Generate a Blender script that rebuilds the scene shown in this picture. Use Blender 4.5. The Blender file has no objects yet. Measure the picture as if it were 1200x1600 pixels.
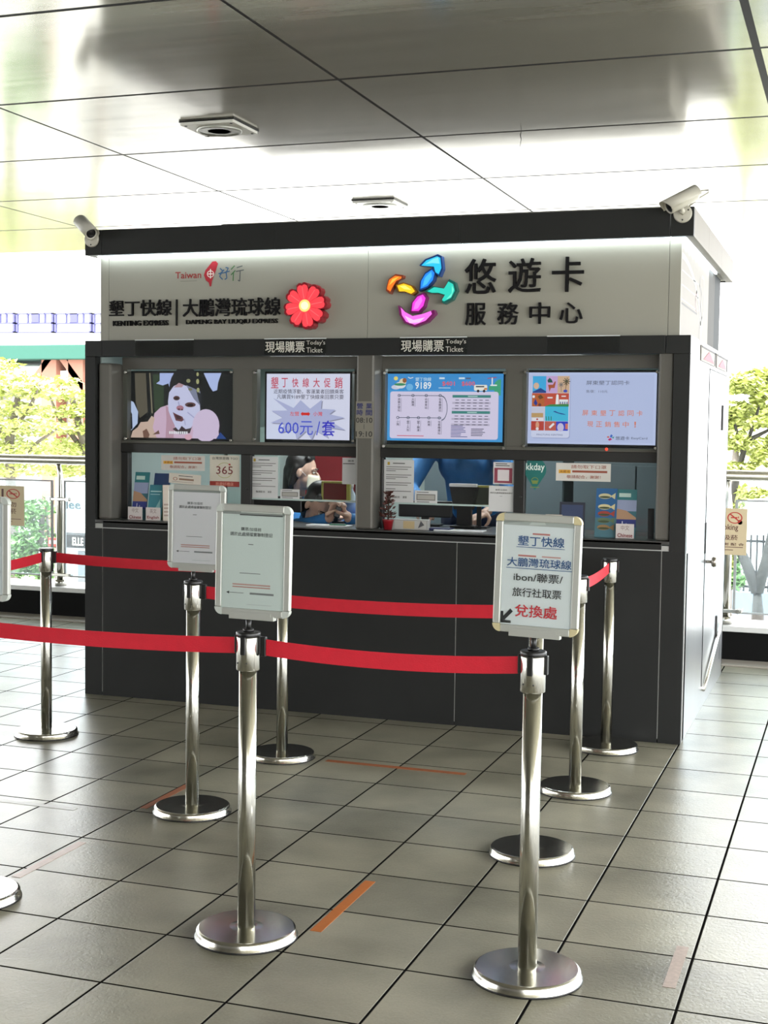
import bpy, bmesh, math, random
from mathutils import Vector, Matrix

# ------------------------------------------------------------------ camera, world, exposure
S = bpy.context.scene
COL = S.collection
F_PX, YAW, PITCH, ROLL = 2142.6, -0.33239, -0.060965, 0.013183
CAM = Vector((4.0919, -6.7117, 1.52))

def cam_axes():
    cy, sy, cp, sp = math.cos(YAW), math.sin(YAW), math.cos(PITCH), math.sin(PITCH)
    f = Vector((sy * cp, cy * cp, sp)); r = Vector((cy, -sy, 0)); u = r.cross(f)
    cr, sr = math.cos(ROLL), math.sin(ROLL)
    return cr * r + sr * u, -sr * r + cr * u, f
AX_R, AX_U, AX_F = cam_axes()
cam_data = bpy.data.cameras.new('camera')
cam = bpy.data.objects.new('camera', cam_data); COL.objects.link(cam)
m = Matrix.Identity(4)
for i in range(3):
    m[i][0], m[i][1], m[i][2], m[i][3] = AX_R[i], AX_U[i], -AX_F[i], CAM[i]
cam.matrix_world = m
cam_data.sensor_fit = 'HORIZONTAL'; cam_data.sensor_width = 36.0
cam_data.lens = F_PX * 36.0 / 1200.0
cam_data.clip_start = 0.05; cam_data.clip_end = 400
S.camera = cam

W = bpy.data.worlds.new('overcast_sky'); S.world = W; W.use_nodes = True
bg = W.node_tree.nodes['Background']
bg.inputs['Color'].default_value = (0.97, 0.985, 1.0, 1); bg.inputs['Strength'].default_value = 5.0

sun_data = bpy.data.lights.new('sun', 'SUN'); sun_data.energy = 6.0; sun_data.angle = 0.05; sun_data.color = (1.0, 0.97, 0.90)
sun = bpy.data.objects.new('sun', sun_data); COL.objects.link(sun)
sun.rotation_euler = Vector((0.25, 0.55, -1.0)).to_track_quat('-Z', 'Y').to_euler(); sun.location = (0, 0, 12)

S.view_settings.view_transform = 'Standard'; S.view_settings.look = 'None'
S.view_settings.gamma = 1.0; S.view_settings.use_curve_mapping = False
S.view_settings.exposure = 0.5
S.cycles.use_denoising = True
S.cycles.max_bounces = 10; S.cycles.transparent_max_bounces = 24
S.cycles.caustics_reflective = False; S.cycles.caustics_refractive = False
S.cycles.sample_clamp_indirect = 6.0

def at(u, v, axis=1, val=0.0):
    """world point on the plane axis=val seen at photo pixel (u, v)"""
    d = (u - 600) / F_PX * AX_R - (v - 800) / F_PX * AX_U + AX_F
    return CAM + d * ((val - CAM[axis]) / d[axis])

def lin(v):
    v = v / 255.0
    return v / 12.92 if v <= 0.04045 else ((v + 0.055) / 1.055) ** 2.4
def rgb(r, g, b): return (lin(r), lin(g), lin(b))

# ------------------------------------------------------------------ materials
MATS = {}
def nodes_of(name):
    mt = bpy.data.materials.new(name); mt.use_nodes = True
    nt = mt.node_tree
    return mt, nt, nt.nodes['Principled BSDF']
def mat(name, col, rough=0.5, metal=0.0, var=0.06, scale=12.0, bump=0.0, bscale=60.0, spec=0.5, stretch=None, coat=0.0):
    if name in MATS: return MATS[name]
    mt, nt, p = nodes_of(name)
    tc = nt.nodes.new('ShaderNodeTexCoord'); vec = tc.outputs['Object']
    if stretch:
        mp = nt.nodes.new('ShaderNodeMapping'); mp.inputs['Scale'].default_value = stretch
        nt.links.new(vec, mp.inputs['Vector']); vec = mp.outputs['Vector']
    nz = nt.nodes.new('ShaderNodeTexNoise'); nz.inputs['Scale'].default_value = scale; nz.inputs['Detail'].default_value = 4
    nt.links.new(vec, nz.inputs['Vector'])
    mx = nt.nodes.new('ShaderNodeMix'); mx.data_type = 'RGBA'
    mx.inputs[6].default_value = tuple(c * (1 - var) for c in col) + (1,)
    mx.inputs[7].default_value = tuple(min(1, c * (1 + var)) for c in col) + (1,)
    nt.links.new(nz.outputs['Fac'], mx.inputs[0]); nt.links.new(mx.outputs[2], p.inputs['Base Color'])
    p.inputs['Roughness'].default_value = rough; p.inputs['Metallic'].default_value = metal
    p.inputs['Specular IOR Level'].default_value = spec
    p.inputs['Coat Weight'].default_value = coat
    if bump:
        n2 = nt.nodes.new('ShaderNodeTexNoise'); n2.inputs['Scale'].default_value = bscale; n2.inputs['Detail'].default_value = 3
        nt.links.new(vec, n2.inputs['Vector'])
        b = nt.nodes.new('ShaderNodeBump'); b.inputs['Strength'].default_value = bump; b.inputs['Distance'].default_value = 0.01
        nt.links.new(n2.outputs['Fac'], b.inputs['Height']); nt.links.new(b.outputs['Normal'], p.inputs['Normal'])
    MATS[name] = mt
    return mt
def flat(col, kind='print'):
    """plain ink (kind print) or lit screen colour (kind screen); col is sRGB 0-255"""
    key = (kind,) + tuple(col)
    if key in MATS: return MATS[key]
    mt, nt, p = nodes_of('%s_%02x%02x%02x' % ((kind,) + tuple(int(c) for c in col)))
    c = rgb(*col) + (1,)
    if kind == 'print':
        p.inputs['Base Color'].default_value = c; p.inputs['Roughness'].default_value = 0.6
    else:
        s = {'screen': 0.62, 'lamp': 0.9, 'tube': 20.0, 'led': 7.0}[kind]  # tube strength serves only the added light inside the booth
        p.inputs['Base Color'].default_value = (0.01, 0.01, 0.01, 1); p.inputs['Roughness'].default_value = 0.3
        p.inputs['Emission Color'].default_value = c; p.inputs['Emission Strength'].default_value = s
    MATS[key] = mt
    return mt
def glass(name, tint=(1, 1, 1), refl=1.0, haze=0.0):
    if name in MATS: return MATS[name]
    mt = bpy.data.materials.new(name); mt.use_nodes = True; nt = mt.node_tree; nt.nodes.clear()
    out = nt.nodes.new('ShaderNodeOutputMaterial'); tr = nt.nodes.new('ShaderNodeBsdfTransparent')
    tr.inputs['Color'].default_value = tint + (1,)
    gl = nt.nodes.new('ShaderNodeBsdfGlossy'); gl.inputs['Roughness'].default_value = 0.02
    gl.inputs['Color'].default_value = (refl, refl, refl, 1)
    fr = nt.nodes.new('ShaderNodeFresnel'); fr.inputs['IOR'].default_value = 1.45
    geo = nt.nodes.new('ShaderNodeNewGeometry')
    mixn = nt.nodes.new('ShaderNodeMix'); mixn.inputs[2].default_value = 1.45; mixn.inputs[3].default_value = 1 / 1.45
    nt.links.new(geo.outputs['Backfacing'], mixn.inputs[0]); nt.links.new(mixn.outputs[0], fr.inputs['IOR'])
    mx = nt.nodes.new('ShaderNodeMixShader'); nt.links.new(fr.outputs[0], mx.inputs[0])
    nt.links.new(tr.outputs[0], mx.inputs[1]); nt.links.new(gl.outputs[0], mx.inputs[2])
    last = mx
    if haze:
        df = nt.nodes.new('ShaderNodeBsdfTranslucent'); df.inputs['Color'].default_value = (0.9, 0.95, 1, 1)
        m2 = nt.nodes.new('ShaderNodeMixShader'); m2.inputs[0].default_value = haze
        nt.links.new(mx.outputs[0], m2.inputs[1]); nt.links.new(df.outputs[0], m2.inputs[2]); last = m2
    nt.links.new(last.outputs[0], out.inputs[0])
    MATS[name] = mt
    return mt

def floor_material():
    mt, nt, p = nodes_of('stone_tile_floor'); L = nt.links
    def math_(op, a, b=None, c=None):
        n = nt.nodes.new('ShaderNodeMath'); n.operation = op
        for i, v in enumerate((a, b, c)):
            if v is None: continue
            if isinstance(v, (int, float)): n.inputs[i].default_value = v
            else: L.new(v, n.inputs[i])
        return n.outputs[0]
    geo = nt.nodes.new('ShaderNodeNewGeometry'); sx = nt.nodes.new('ShaderNodeSeparateXYZ'); L.new(geo.outputs['Position'], sx.inputs[0])
    T = 0.3755
    gx = math_('DIVIDE', math_('SUBTRACT', sx.outputs[0], 2.183 - 20 * T), T)
    gy = math_('DIVIDE', math_('SUBTRACT', sx.outputs[1], -2.425 - 40 * T - 0.004), T * 1.004)
    fx, fy = math_('FRACT', gx), math_('FRACT', gy)
    dx = math_('MULTIPLY', math_('MINIMUM', fx, math_('SUBTRACT', 1, fx)), T)
    dy = math_('MULTIPLY', math_('MINIMUM', fy, math_('SUBTRACT', 1, fy)), T)
    d = math_('MINIMUM', dx, dy)
    ramp = nt.nodes.new('ShaderNodeMapRange'); ramp.inputs[1].default_value = 0.0030; ramp.inputs[2].default_value = 0.0052
    L.new(d, ramp.inputs[0]); tile = ramp.outputs[0]
    cell = nt.nodes.new('ShaderNodeCombineXYZ'); L.new(math_('FLOOR', gx), cell.inputs[0]); L.new(math_('FLOOR', gy), cell.inputs[1])
    wn = nt.nodes.new('ShaderNodeTexWhiteNoise'); wn.noise_dimensions = '3D'; L.new(cell.outputs[0], wn.inputs['Vector'])
    n1 = nt.nodes.new('ShaderNodeTexNoise'); n1.inputs['Scale'].default_value = 3.2; n1.inputs['Detail'].default_value = 6
    L.new(geo.outputs['Position'], n1.inputs['Vector'])
    n2 = nt.nodes.new('ShaderNodeTexNoise'); n2.inputs['Scale'].default_value = 140; n2.inputs['Detail'].default_value = 3
    L.new(geo.outputs['Position'], n2.inputs['Vector'])
    v = math_('ADD', math_('MULTIPLY', wn.outputs['Value'], 0.26), math_('MULTIPLY', math_('SUBTRACT', n1.outputs['Fac'], 0.18), 1.1))
    v = math_('ADD', v, math_('MULTIPLY', n2.outputs['Fac'], 0.35))
    cr = nt.nodes.new('ShaderNodeValToRGB')
    cr.color_ramp.elements[0].position = 0.32; cr.color_ramp.elements[0].color = (0.165, 0.157, 0.112, 1)
    cr.color_ramp.elements[1].position = 0.98; cr.color_ramp.elements[1].color = (0.42, 0.395, 0.29, 1)
    L.new(v, cr.inputs[0])
    mx = nt.nodes.new('ShaderNodeMix'); mx.data_type = 'RGBA'; mx.inputs[6].default_value = (0.008, 0.0075, 0.007, 1)
    L.new(tile, mx.inputs[0]); L.new(cr.outputs[0], mx.inputs[7]); L.new(mx.outputs[2], p.inputs['Base Color'])
    rr = nt.nodes.new('ShaderNodeMapRange'); rr.inputs[3].default_value = 0.7; rr.inputs[4].default_value = 0.3
    L.new(tile, rr.inputs[0]); L.new(rr.outputs[0], p.inputs['Roughness'])
    vo = nt.nodes.new('ShaderNodeTexNoise'); vo.inputs['Scale'].default_value = 75; vo.inputs['Detail'].default_value = 2.5; vo.inputs['Distortion'].default_value = 0.8
    L.new(geo.outputs['Position'], vo.inputs['Vector'])
    hh = math_('ADD', math_('MULTIPLY', tile, 0.5), math_('MULTIPLY', vo.outputs['Fac'], 0.30))
    b = nt.nodes.new('ShaderNodeBump'); b.inputs['Strength'].default_value = 0.75; b.inputs['Distance'].default_value = 0.004
    L.new(hh, b.inputs['Height']); L.new(b.outputs['Normal'], p.inputs['Normal'])
    L.new(math_('MULTIPLY', tile, 0.9), p.inputs['Specular IOR Level'])
    return mt
def ceiling_material():
    mt, nt, p = nodes_of('brushed_metal_ceiling'); L = nt.links
    tc = nt.nodes.new('ShaderNodeTexCoord')
    mp = nt.nodes.new('ShaderNodeMapping'); mp.inputs['Scale'].default_value = (0.6, 9, 1); L.new(tc.outputs['Object'], mp.inputs['Vector'])
    nz = nt.nodes.new('ShaderNodeTexNoise'); nz.inputs['Scale'].default_value = 2.0; nz.inputs['Detail'].default_value = 5; L.new(mp.outputs[0], nz.inputs['Vector'])
    cr = nt.nodes.new('ShaderNodeValToRGB')
    cr.color_ramp.elements[0].position = 0.3; cr.color_ramp.elements[0].color = (0.50, 0.485, 0.43, 1)
    cr.color_ramp.elements[1].position = 0.75; cr.color_ramp.elements[1].color = (0.60, 0.58, 0.52, 1)
    L.new(nz.outputs['Fac'], cr.inputs[0]); L.new(cr.outputs[0], p.inputs['Base Color'])
    p.inputs['Metallic'].default_value = 0.62
    rr = nt.nodes.new('ShaderNodeMapRange'); rr.inputs[3].default_value = 0.115; rr.inputs[4].default_value = 0.17
    L.new(nz.outputs['Fac'], rr.inputs[0]); L.new(rr.outputs[0], p.inputs['Roughness'])
    n2 = nt.nodes.new('ShaderNodeTexNoise'); n2.inputs['Scale'].default_value = 1.3; n2.inputs['Detail'].default_value = 2; L.new(tc.outputs['Object'], n2.inputs['Vector'])
    b = nt.nodes.new('ShaderNodeBump'); b.inputs['Strength'].default_value = 0.12; b.inputs['Distance'].default_value = 0.02
    L.new(n2.outputs['Fac'], b.inputs['Height']); L.new(b.outputs['Normal'], p.inputs['Normal'])
    return mt

M_DARK = mat('charcoal_laminate', (0.024, 0.0248, 0.024), 0.42, var=0.15, scale=5, spec=0.18)
M_DARK2 = mat('dark_aluminium', (0.016, 0.016, 0.015), 0.4, var=0.05)
M_GREY = mat('grey_aluminium', (0.118, 0.112, 0.096), 0.45, 0.2, var=0.05)
M_JOINT = mat('pale_joint_filler', (0.42, 0.42, 0.40), 0.6)
M_WHITE = mat('white_sign_panel', (0.335, 0.325, 0.27), 0.45, var=0.03, scale=3)
M_OFFW = mat('cream_side_panel', (0.30, 0.28, 0.255), 0.6, var=0.04, spec=0.2)
M_SILVER = mat('brushed_silver_sheet', (0.52, 0.53, 0.54), 0.28, 0.75, var=0.10, scale=3, stretch=(1, 1, 0.25))
M_CHROME = mat('polished_stainless', (0.66, 0.65, 0.60), 0.17, 1.0, var=0.05, scale=8)
M_BRUSH = mat('satin_stainless', (0.52, 0.515, 0.47), 0.15, 1.0, var=0.08, scale=20, stretch=(1, 1, 0.05))
M_ALU = mat('satin_aluminium', (0.52, 0.53, 0.49), 0.38, 0.45, var=0.04)
M_BLACK = mat('black_plastic', (0.012, 0.012, 0.012), 0.35)
M_BLACKM = mat('matt_black', (0.008, 0.008, 0.008), 0.7)
M_RED = mat('red_belt_webbing', (0.60, 0.008, 0.025), 0.6, var=0.10, scale=30, bump=0.2, bscale=300)
M_PAPER = mat('white_paper', (0.74, 0.74, 0.74), 0.55, var=0.03, scale=6)
M_LETTER = mat('black_acrylic_letter', (0.008, 0.0075, 0.008), 0.6, spec=0.15)
M_TEAL = mat('pale_teal_wall_paint', (0.42, 0.50, 0.47), 0.6)
M_SKIN = mat('skin', (0.55, 0.35, 0.26), 0.5, var=0.05)
M_HAIR = mat('black_hair', (0.012, 0.010, 0.009), 0.45, var=0.3, scale=60)
M_BLUE = mat('blue_uniform_cloth', (0.03, 0.17, 0.42), 0.75, var=0.2, scale=14, bump=0.35, bscale=18)
M_NAVY = mat('navy_cloth', (0.012, 0.02, 0.05), 0.8, var=0.2)
M_MASK = mat('cream_face_mask', (0.72, 0.66, 0.52), 0.7)
M_CAMW = mat('beige_camera_shell', (0.52, 0.50, 0.43), 0.4)
M_LEAF = mat('sunlit_leaf', (0.46, 0.51, 0.17), 0.55, var=0.22, scale=1.5)
M_LEAF2 = mat('deep_leaf', (0.20, 0.36, 0.13), 0.5, var=0.35, scale=1.5)
M_BARK = mat('grey_bark', (0.16, 0.14, 0.12), 0.8, var=0.3, scale=14, bump=0.6, bscale=30)
M_BARKP = mat('pale_bark', (0.07, 0.066, 0.06), 0.8, var=0.3, scale=14, bump=0.6, bscale=30)
M_GLASS = glass('clear_window_glass', refl=0.4)
M_RAILGL = glass('tinted_railing_glass', (0.86, 0.93, 0.96), 1.0, 0.012)
M_PLEX = glass('clear_acrylic', (0.97, 0.99, 0.98), 0.22)
M_LED = flat((255, 255, 255), 'lamp')

# ------------------------------------------------------------------ mesh building
class MB:
    """collects shapes; build() links them as one mesh object"""
    def __init__(s): s.bm = bmesh.new(); s.mats = []; s.mi = 0
    def use(s, mt):
        if mt not in s.mats: s.mats.append(mt)
        s.mi = s.mats.index(mt); return s
    def _f(s, vs, smooth=False):
        try: f = s.bm.faces.new(vs)
        except ValueError: return None
        f.material_index = s.mi; f.smooth = smooth; return f
    def box(s, x0, y0, z0, x1, y1, z1, bev=0.0, mtx=None):
        b = bmesh.new(); bmesh.ops.create_cube(b, size=1)
        for v in b.verts: v.co = Vector(((x0 + x1) / 2 + v.co.x * (x1 - x0), (y0 + y1) / 2 + v.co.y * (y1 - y0), (z0 + z1) / 2 + v.co.z * (z1 - z0)))
        if bev: bmesh.ops.bevel(b, geom=b.edges[:], offset=bev, segments=2, profile=0.5, affect='EDGES')
        return s.merge(b, mtx)
    def merge(s, b, mtx=None, smooth=None):
        if mtx: b.transform(mtx)
        mp = {v: s.bm.verts.new(v.co) for v in b.verts}
        for f in b.faces: s._f([mp[v] for v in f.verts], f.smooth if smooth is None else smooth)
        b.free(); return s
    def lathe(s, prof, n=32, c=(0, 0, 0), mtx=None):
        """profile [(r, z)...] turned about the z axis through c"""
        b = bmesh.new(); rings = []
        for r, z in prof:
            if r < 1e-6: rings.append([b.verts.new((c[0], c[1], c[2] + z))])
            else: rings.append([b.verts.new((c[0] + r * math.cos(2 * math.pi * k / n), c[1] + r * math.sin(2 * math.pi * k / n), c[2] + z)) for k in range(n)])
        for i in range(len(rings) - 1):
            A, B = rings[i], rings[i + 1]
            for k in range(n):
                k2 = (k + 1) % n
                if len(A) == 1 and len(B) == 1: continue
                if len(A) == 1: f = b.faces.new((A[0], B[k2], B[k]))
                elif len(B) == 1: f = b.faces.new((A[k], A[k2], B[0]))
                else: f = b.faces.new((A[k], A[k2], B[k2], B[k]))
                dz = abs(prof[i][1] - prof[i + 1][1]); dr = abs(prof[i][0] - prof[i + 1][0])
                f.smooth = dz > dr * 0.3
        for R_, flip in ((rings[0], True), (rings[-1], False)):
            if len(R_) > 1: b.faces.new(R_[::-1] if flip else R_)
        return s.merge(b, mtx)
    def cyl(s, p0, p1, r0, r1=None, n=16):
        p0, p1 = Vector(p0), Vector(p1); r1 = r0 if r1 is None else r1
        d = p1 - p0; q = d.to_track_quat('Z', 'Y').to_matrix().to_4x4()
        return s.lathe([(r0, 0), (r1, d.length)], n, mtx=Matrix.Translation(p0) @ q)
    def tube(s, pts, r, n=8, closed=False):
        pts = [Vector(p) for p in pts]; rs = r if isinstance(r, (list, tuple)) else [r] * len(pts)
        b = bmesh.new(); rings = []; up = Vector((0, 0, 1)); prevx = None
        for i, p in enumerate(pts):
            t = (pts[min(i + 1, len(pts) - 1)] - pts[max(i - 1, 0)]).normalized()
            x = prevx - t * prevx.dot(t) if prevx else (t.cross(up) if abs(t.dot(up)) < 0.95 else t.cross(Vector((1, 0, 0))))
            x.normalize(); prevx = x; y = t.cross(x)
            rings.append([b.verts.new(p + rs[i] * (math.cos(2 * math.pi * k / n) * x + math.sin(2 * math.pi * k / n) * y)) for k in range(n)])
        for A, B in zip(rings, rings[1:]):
            for k in range(n):
                f = b.faces.new((A[k], A[(k + 1) % n], B[(k + 1) % n], B[k])); f.smooth = True
        b.faces.new(rings[0][::-1]); b.faces.new(rings[-1])
        return s.merge(b)
    def prism(s, poly, y0, y1, mtx=None):
        """polygon in the xz plane, extruded from y0 (front) to y1 (back)"""
        b = bmesh.new()
        area = sum(poly[i][0] * poly[(i + 1) % len(poly)][1] - poly[(i + 1) % len(poly)][0] * poly[i][1] for i in range(len(poly)))
        if area < 0: poly = poly[::-1]
        A = [b.verts.new((x, y0, z)) for x, z in poly]; B = [b.verts.new((x, y1, z)) for x, z in poly]
        b.faces.new(A); b.faces.new(B[::-1]); n = len(poly)
        for k in range(n): b.faces.new((A[(k + 1) % n], A[k], B[k], B[(k + 1) % n]))
        b.normal_update()
        bmesh.ops.triangulate(b, faces=[f for f in b.faces if len(f.verts) > 4])
        return s.merge(b, mtx)
    def ball(s, c, rx, ry=None, rz=None, n=20, mtx=None):
        ry = rx if ry is None else ry; rz = rx if rz is None else rz
        b = bmesh.new(); bmesh.ops.create_uvsphere(b, u_segments=n, v_segments=max(6, n * 2 // 3), radius=1)
        for v in b.verts: v.co = Vector((v.co.x * rx, v.co.y * ry, v.co.z * rz))
        if mtx: b.transform(mtx)
        b.transform(Matrix.Translation(Vector(c)))
        return s.merge(b, smooth=True)
    def caps(s, p0, r0, p1, r1, n=14):
        p0, p1 = Vector(p0), Vector(p1); d = p1 - p0
        q = Matrix.Translation(p0) @ d.to_track_quat('Z', 'Y').to_matrix().to_4x4()
        prof = [(0, -r0)] + [(r0 * math.cos(a), r0 * math.sin(a)) for a in (-1.2, -0.8, -0.4, 0)]
        prof += [(r1 * math.cos(a), d.length + r1 * math.sin(a)) for a in (0, 0.4, 0.8, 1.2)] + [(0, d.length + r1)]
        return s.lathe(prof, n, mtx=q)
    def text(s, txt, x0, z0, x1, z1, y, depth=0.0, bold=0.0, keep=False, mtx=None):
        """lettering facing -y, fitted to the box; keep=True keeps its own proportions (centred)"""
        cu = bpy.data.curves.new('lettering_source', 'FONT'); cu.body = txt; cu.size = 1.0
        cu.extrude = 0.0; cu.resolution_u = 2
        ob = bpy.data.objects.new('lettering_source', cu); COL.objects.link(ob)
        dg = bpy.context.evaluated_depsgraph_get(); dg.update()
        me = bpy.data.meshes.new_from_object(ob.evaluated_get(dg))
        bpy.data.objects.remove(ob); bpy.data.curves.remove(cu)
        if not me.vertices: return s
        b = bmesh.new(); b.from_mesh(me); bpy.data.meshes.remove(me)
        xs = [v.co.x for v in b.verts]; ys = [v.co.y for v in b.verts]
        ax, bx, ay, by = min(xs), max(xs), min(ys), max(ys)
        sx, sz = (x1 - x0) / max(bx - ax, 1e-6), (z1 - z0) / max(by - ay, 1e-6)
        if keep: sx = sz = min(sx, sz)
        ox, oz = (x0 + x1) / 2 - sx * (ax + bx) / 2, (z0 + z1) / 2 - sz * (ay + by) / 2
        for v in b.verts: v.co = Vector((ox + v.co.x * sx, y, oz + v.co.y * sz))
        if depth:
            r = bmesh.ops.extrude_face_region(b, geom=b.faces[:])
            front = [v for v in r['geom'] if isinstance(v, bmesh.types.BMVert)]
            for v in front: v.co.y -= depth
        bmesh.ops.recalc_face_normals(b, faces=b.faces[:])
        if bold:
            hx, hz = bold * 0.6 * sx, bold * 0.6 * sz
            for k, (qx, qz) in enumerate(((-hx, -hz), (hx, -hz), (-hx, hz))):
                c = b.copy(); c.transform(Matrix.Translation((qx, 0.00002 * (k + 1), qz))); s.merge(c, mtx, smooth=False)
            b.transform(Matrix.Translation((hx, 0, hz)))
        return s.merge(b, mtx, smooth=False)
    def build(s, name, mt=None, parent=None, label=None, mods=None):
        me = bpy.data.meshes.new(name); s.bm.to_mesh(me); s.bm.free()
        for k in (s.mats or [mt]): me.materials.append(k)
        ob = bpy.data.objects.new(name, me); COL.objects.link(ob)
        if parent: ob.parent = parent
        if label: ob['label'] = label
        return ob
def tag(o, label, cat, group=None, kind=None):
    o['label'] = label; o['category'] = cat
    if group: o['group'] = group
    if kind: o['kind'] = kind
    return o
def thing(name, label, cat, loc=(0, 0, 0), rz=0.0, group=None):
    o = bpy.data.objects.new(name, None); COL.objects.link(o); o.empty_display_size = 0.05
    o.location = loc; o.rotation_euler = (0, 0, rz)
    return tag(o, label, cat, group)
def struct(name, mb, mt=None, label=None):
    o = mb.build(name, mt); o['kind'] = 'structure'
    if label: o['label'] = label
    return o
def copy_tree(o, parent=None):
    c = o.copy(); COL.objects.link(c); c.parent = parent
    for ch in list(o.children): copy_tree(ch, c)
    return c
class Pic:
    """flat artwork in the xz plane facing -y; unit coordinates 0..1 across and up"""
    def __init__(s, x0, z0, x1, z1, y, kind='print', step=0.00035):
        s.x0, s.z0, s.w, s.h, s.y, s.kind, s.step = x0, z0, x1 - x0, z1 - z0, y, kind, step
        s.mb = MB()
    def pt(s, u, v): return (s.x0 + u * s.w, s.z0 + v * s.h)
    def poly(s, pts, col):
        s.y -= s.step; s.mb.use(flat(col, s.kind))
        vs = [s.pt(u, v) for u, v in pts]; n = len(vs)
        area = sum(vs[i][0] * vs[(i + 1) % n][1] - vs[(i + 1) % n][0] * vs[i][1] for i in range(n))
        if area < 0: vs = vs[::-1]
        b = bmesh.new(); f = b.faces.new([b.verts.new((x, s.y, z)) for x, z in vs])
        f.normal_update()
        if n > 4: bmesh.ops.triangulate(b, faces=[f])
        s.mb.merge(b); return s
    def rect(s, u0, v0, u1, v1, col): return s.poly([(u0, v0), (u1, v0), (u1, v1), (u0, v1)], col)
    def rrect(s, u0, v0, u1, v1, col, r=0.05):
        rv = r * s.w / s.h; P = []
        for cx, cy, a0 in ((u1 - r, v0 + rv, -90), (u1 - r, v1 - rv, 0), (u0 + r, v1 - rv, 90), (u0 + r, v0 + rv, 180)):
            for k in range(5):
                a = math.radians(a0 + 22.5 * k); P.append((cx + r * math.cos(a), cy + rv * math.sin(a)))
        return s.poly(P, col)
    def oval(s, u, v, ru, rv, col, n=24, a0=0, a1=360):
        return s.poly([(u + ru * math.cos(math.radians(a0 + (a1 - a0) * k / n)), v + rv * math.sin(math.radians(a0 + (a1 - a0) * k / n))) for k in range(n + (a1 - a0 < 360))], col)
    def ring(s, u, v, ru, rv, t, col, a0=0, a1=360, n=28):
        s.y -= s.step; s.mb.use(flat(col, s.kind)); b = bmesh.new(); k2 = 1 - t
        A = []
        for k in range(n + 1):
            a = math.radians(a0 + (a1 - a0) * k / n); o = s.pt(u + ru * math.cos(a), v + rv * math.sin(a)); i = s.pt(u + ru * k2 * math.cos(a), v + rv * k2 * math.sin(a))
            A.append((b.verts.new((o[0], s.y, o[1])), b.verts.new((i[0], s.y, i[1]))))
        for p, q in zip(A, A[1:]): b.faces.new((p[0], q[0], q[1], p[1]))
        s.mb.merge(b); return s
    def line(s, u0, v0, u1, v1, t, col):
        a = Vector(s.pt(u0, v0)); c = Vector(s.pt(u1, v1)); d = (c - a).normalized(); nrm = Vector((-d.y, d.x)) * t * s.w / 2
        P = [a - nrm, c - nrm, c + nrm, a + nrm]
        return s.poly([((p.x - s.x0) / s.w, (p.y - s.z0) / s.h) for p in P], col)
    def text(s, txt, u0, v0, u1, v1, col, bold=0.0, keep=False):
        s.y -= s.step; s.mb.use(flat(col, s.kind))
        a, b = s.pt(u0, v0), s.pt(u1, v1)
        s.mb.text(txt, a[0], a[1], b[0], b[1], s.y, 0, bold, keep); return s
    def lines(s, u0, v0, u1, v1, n, col, seed=1, fill=0.45):
        """rows of illegible small print"""
        rnd = random.Random(seed); h = (v1 - v0) / n
        for i in range(n):
            v = v1 - (i + 0.5) * h
            s.rect(u0, v - h * fill / 2, u0 + (u1 - u0) * rnd.uniform(0.55, 1.0), v + h * fill / 2, col)
        return s
    def build(s, name, parent=None, label=None): return s.mb.build(name, None, parent, label)

# ------------------------------------------------------------------ the setting
KW, KD, KH = 3.316, 2.11, 2.593
CEIL = 3.08
b = MB(); b.box(-16, -15, -0.2, 14, 2.62, 0.0); struct('floor', b, floor_material())
# ceiling: metal panels with open joints
CM = ceiling_material()
b = MB()
xs = [1.83 + 1.817 * k for k in range(-9, 4)]; ys = [-0.866 + 1.2555 * k for k in range(-11, 5)]
for xa, xb in zip(xs, xs[1:]):
    for ya, yb in zip(ys, ys[1:]):
        wide = 0.016 if abs(xb - 3.647) < 0.01 else 0.009
        wl = 0.016 if abs(xa - 3.647) < 0.01 else 0.009
        b.box(xa + wl, ya + 0.014, CEIL, xb - wide, yb - 0.014, CEIL + 0.001)
struct('ceiling', b, CM)
b = MB(); b.box(xs[0], ys[0], CEIL + 0.0012, xs[-1], ys[-1], CEIL + 0.3); o = struct('trim_1', b, M_BLACKM, 'black void above the ceiling joints')

b = MB(); b.box(-10, -13.6, -0.2, 4.7, -13.4, 3.4); struct('wall_back', b, mat('unseen_wall_grey', (0.22, 0.21, 0.195), 0.6))  # unseen wall behind the camera, sized to darken glass reflections and admit side light

# ------------------------------------------------------------------ the ticket kiosk
kiosk = thing('ticket_kiosk', 'dark grey ticket booth with white sign band and four service windows', 'ticket booth')
def kpart(name, mb, mt=None, label=None, parent=kiosk): return mb.build(name, mt, parent, label)
# lower front: laminate panels with pale joints
b = MB(); b.box(0.0, 0.035, 0.0, KW, 0.12, 0.93); b.box(0.02, 0.0035, 0.02, KW - 0.02, 0.034, 0.968); kpart('base_core', b, M_JOINT, 'pale strip showing in the panel joints')
g = 0.0022
for x0, x1 in ((0.0, 0.111), (0.111, 2.171), (2.171, 3.204), (3.204, KW)):
    b = MB(); b.box(x0 + (g if x0 else 0), 0, 0.0, x1 - (g if x1 < KW else 0), 0.03, 0.942, 0.0015); kpart('base_panel', b, M_DARK)
b = MB(); b.box(0.111 + g, 0, 0.9475, 3.204 - g, 0.03, 0.985, 0.0015); kpart('sill_front', b, M_DARK)
b = MB(); b.box(0.066, 0.0, 0.972, 3.238, 0.58, 0.99, 0.002); kpart('counter', b, mat('dark_counter', (0.05, 0.05, 0.048), 0.35))
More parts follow.
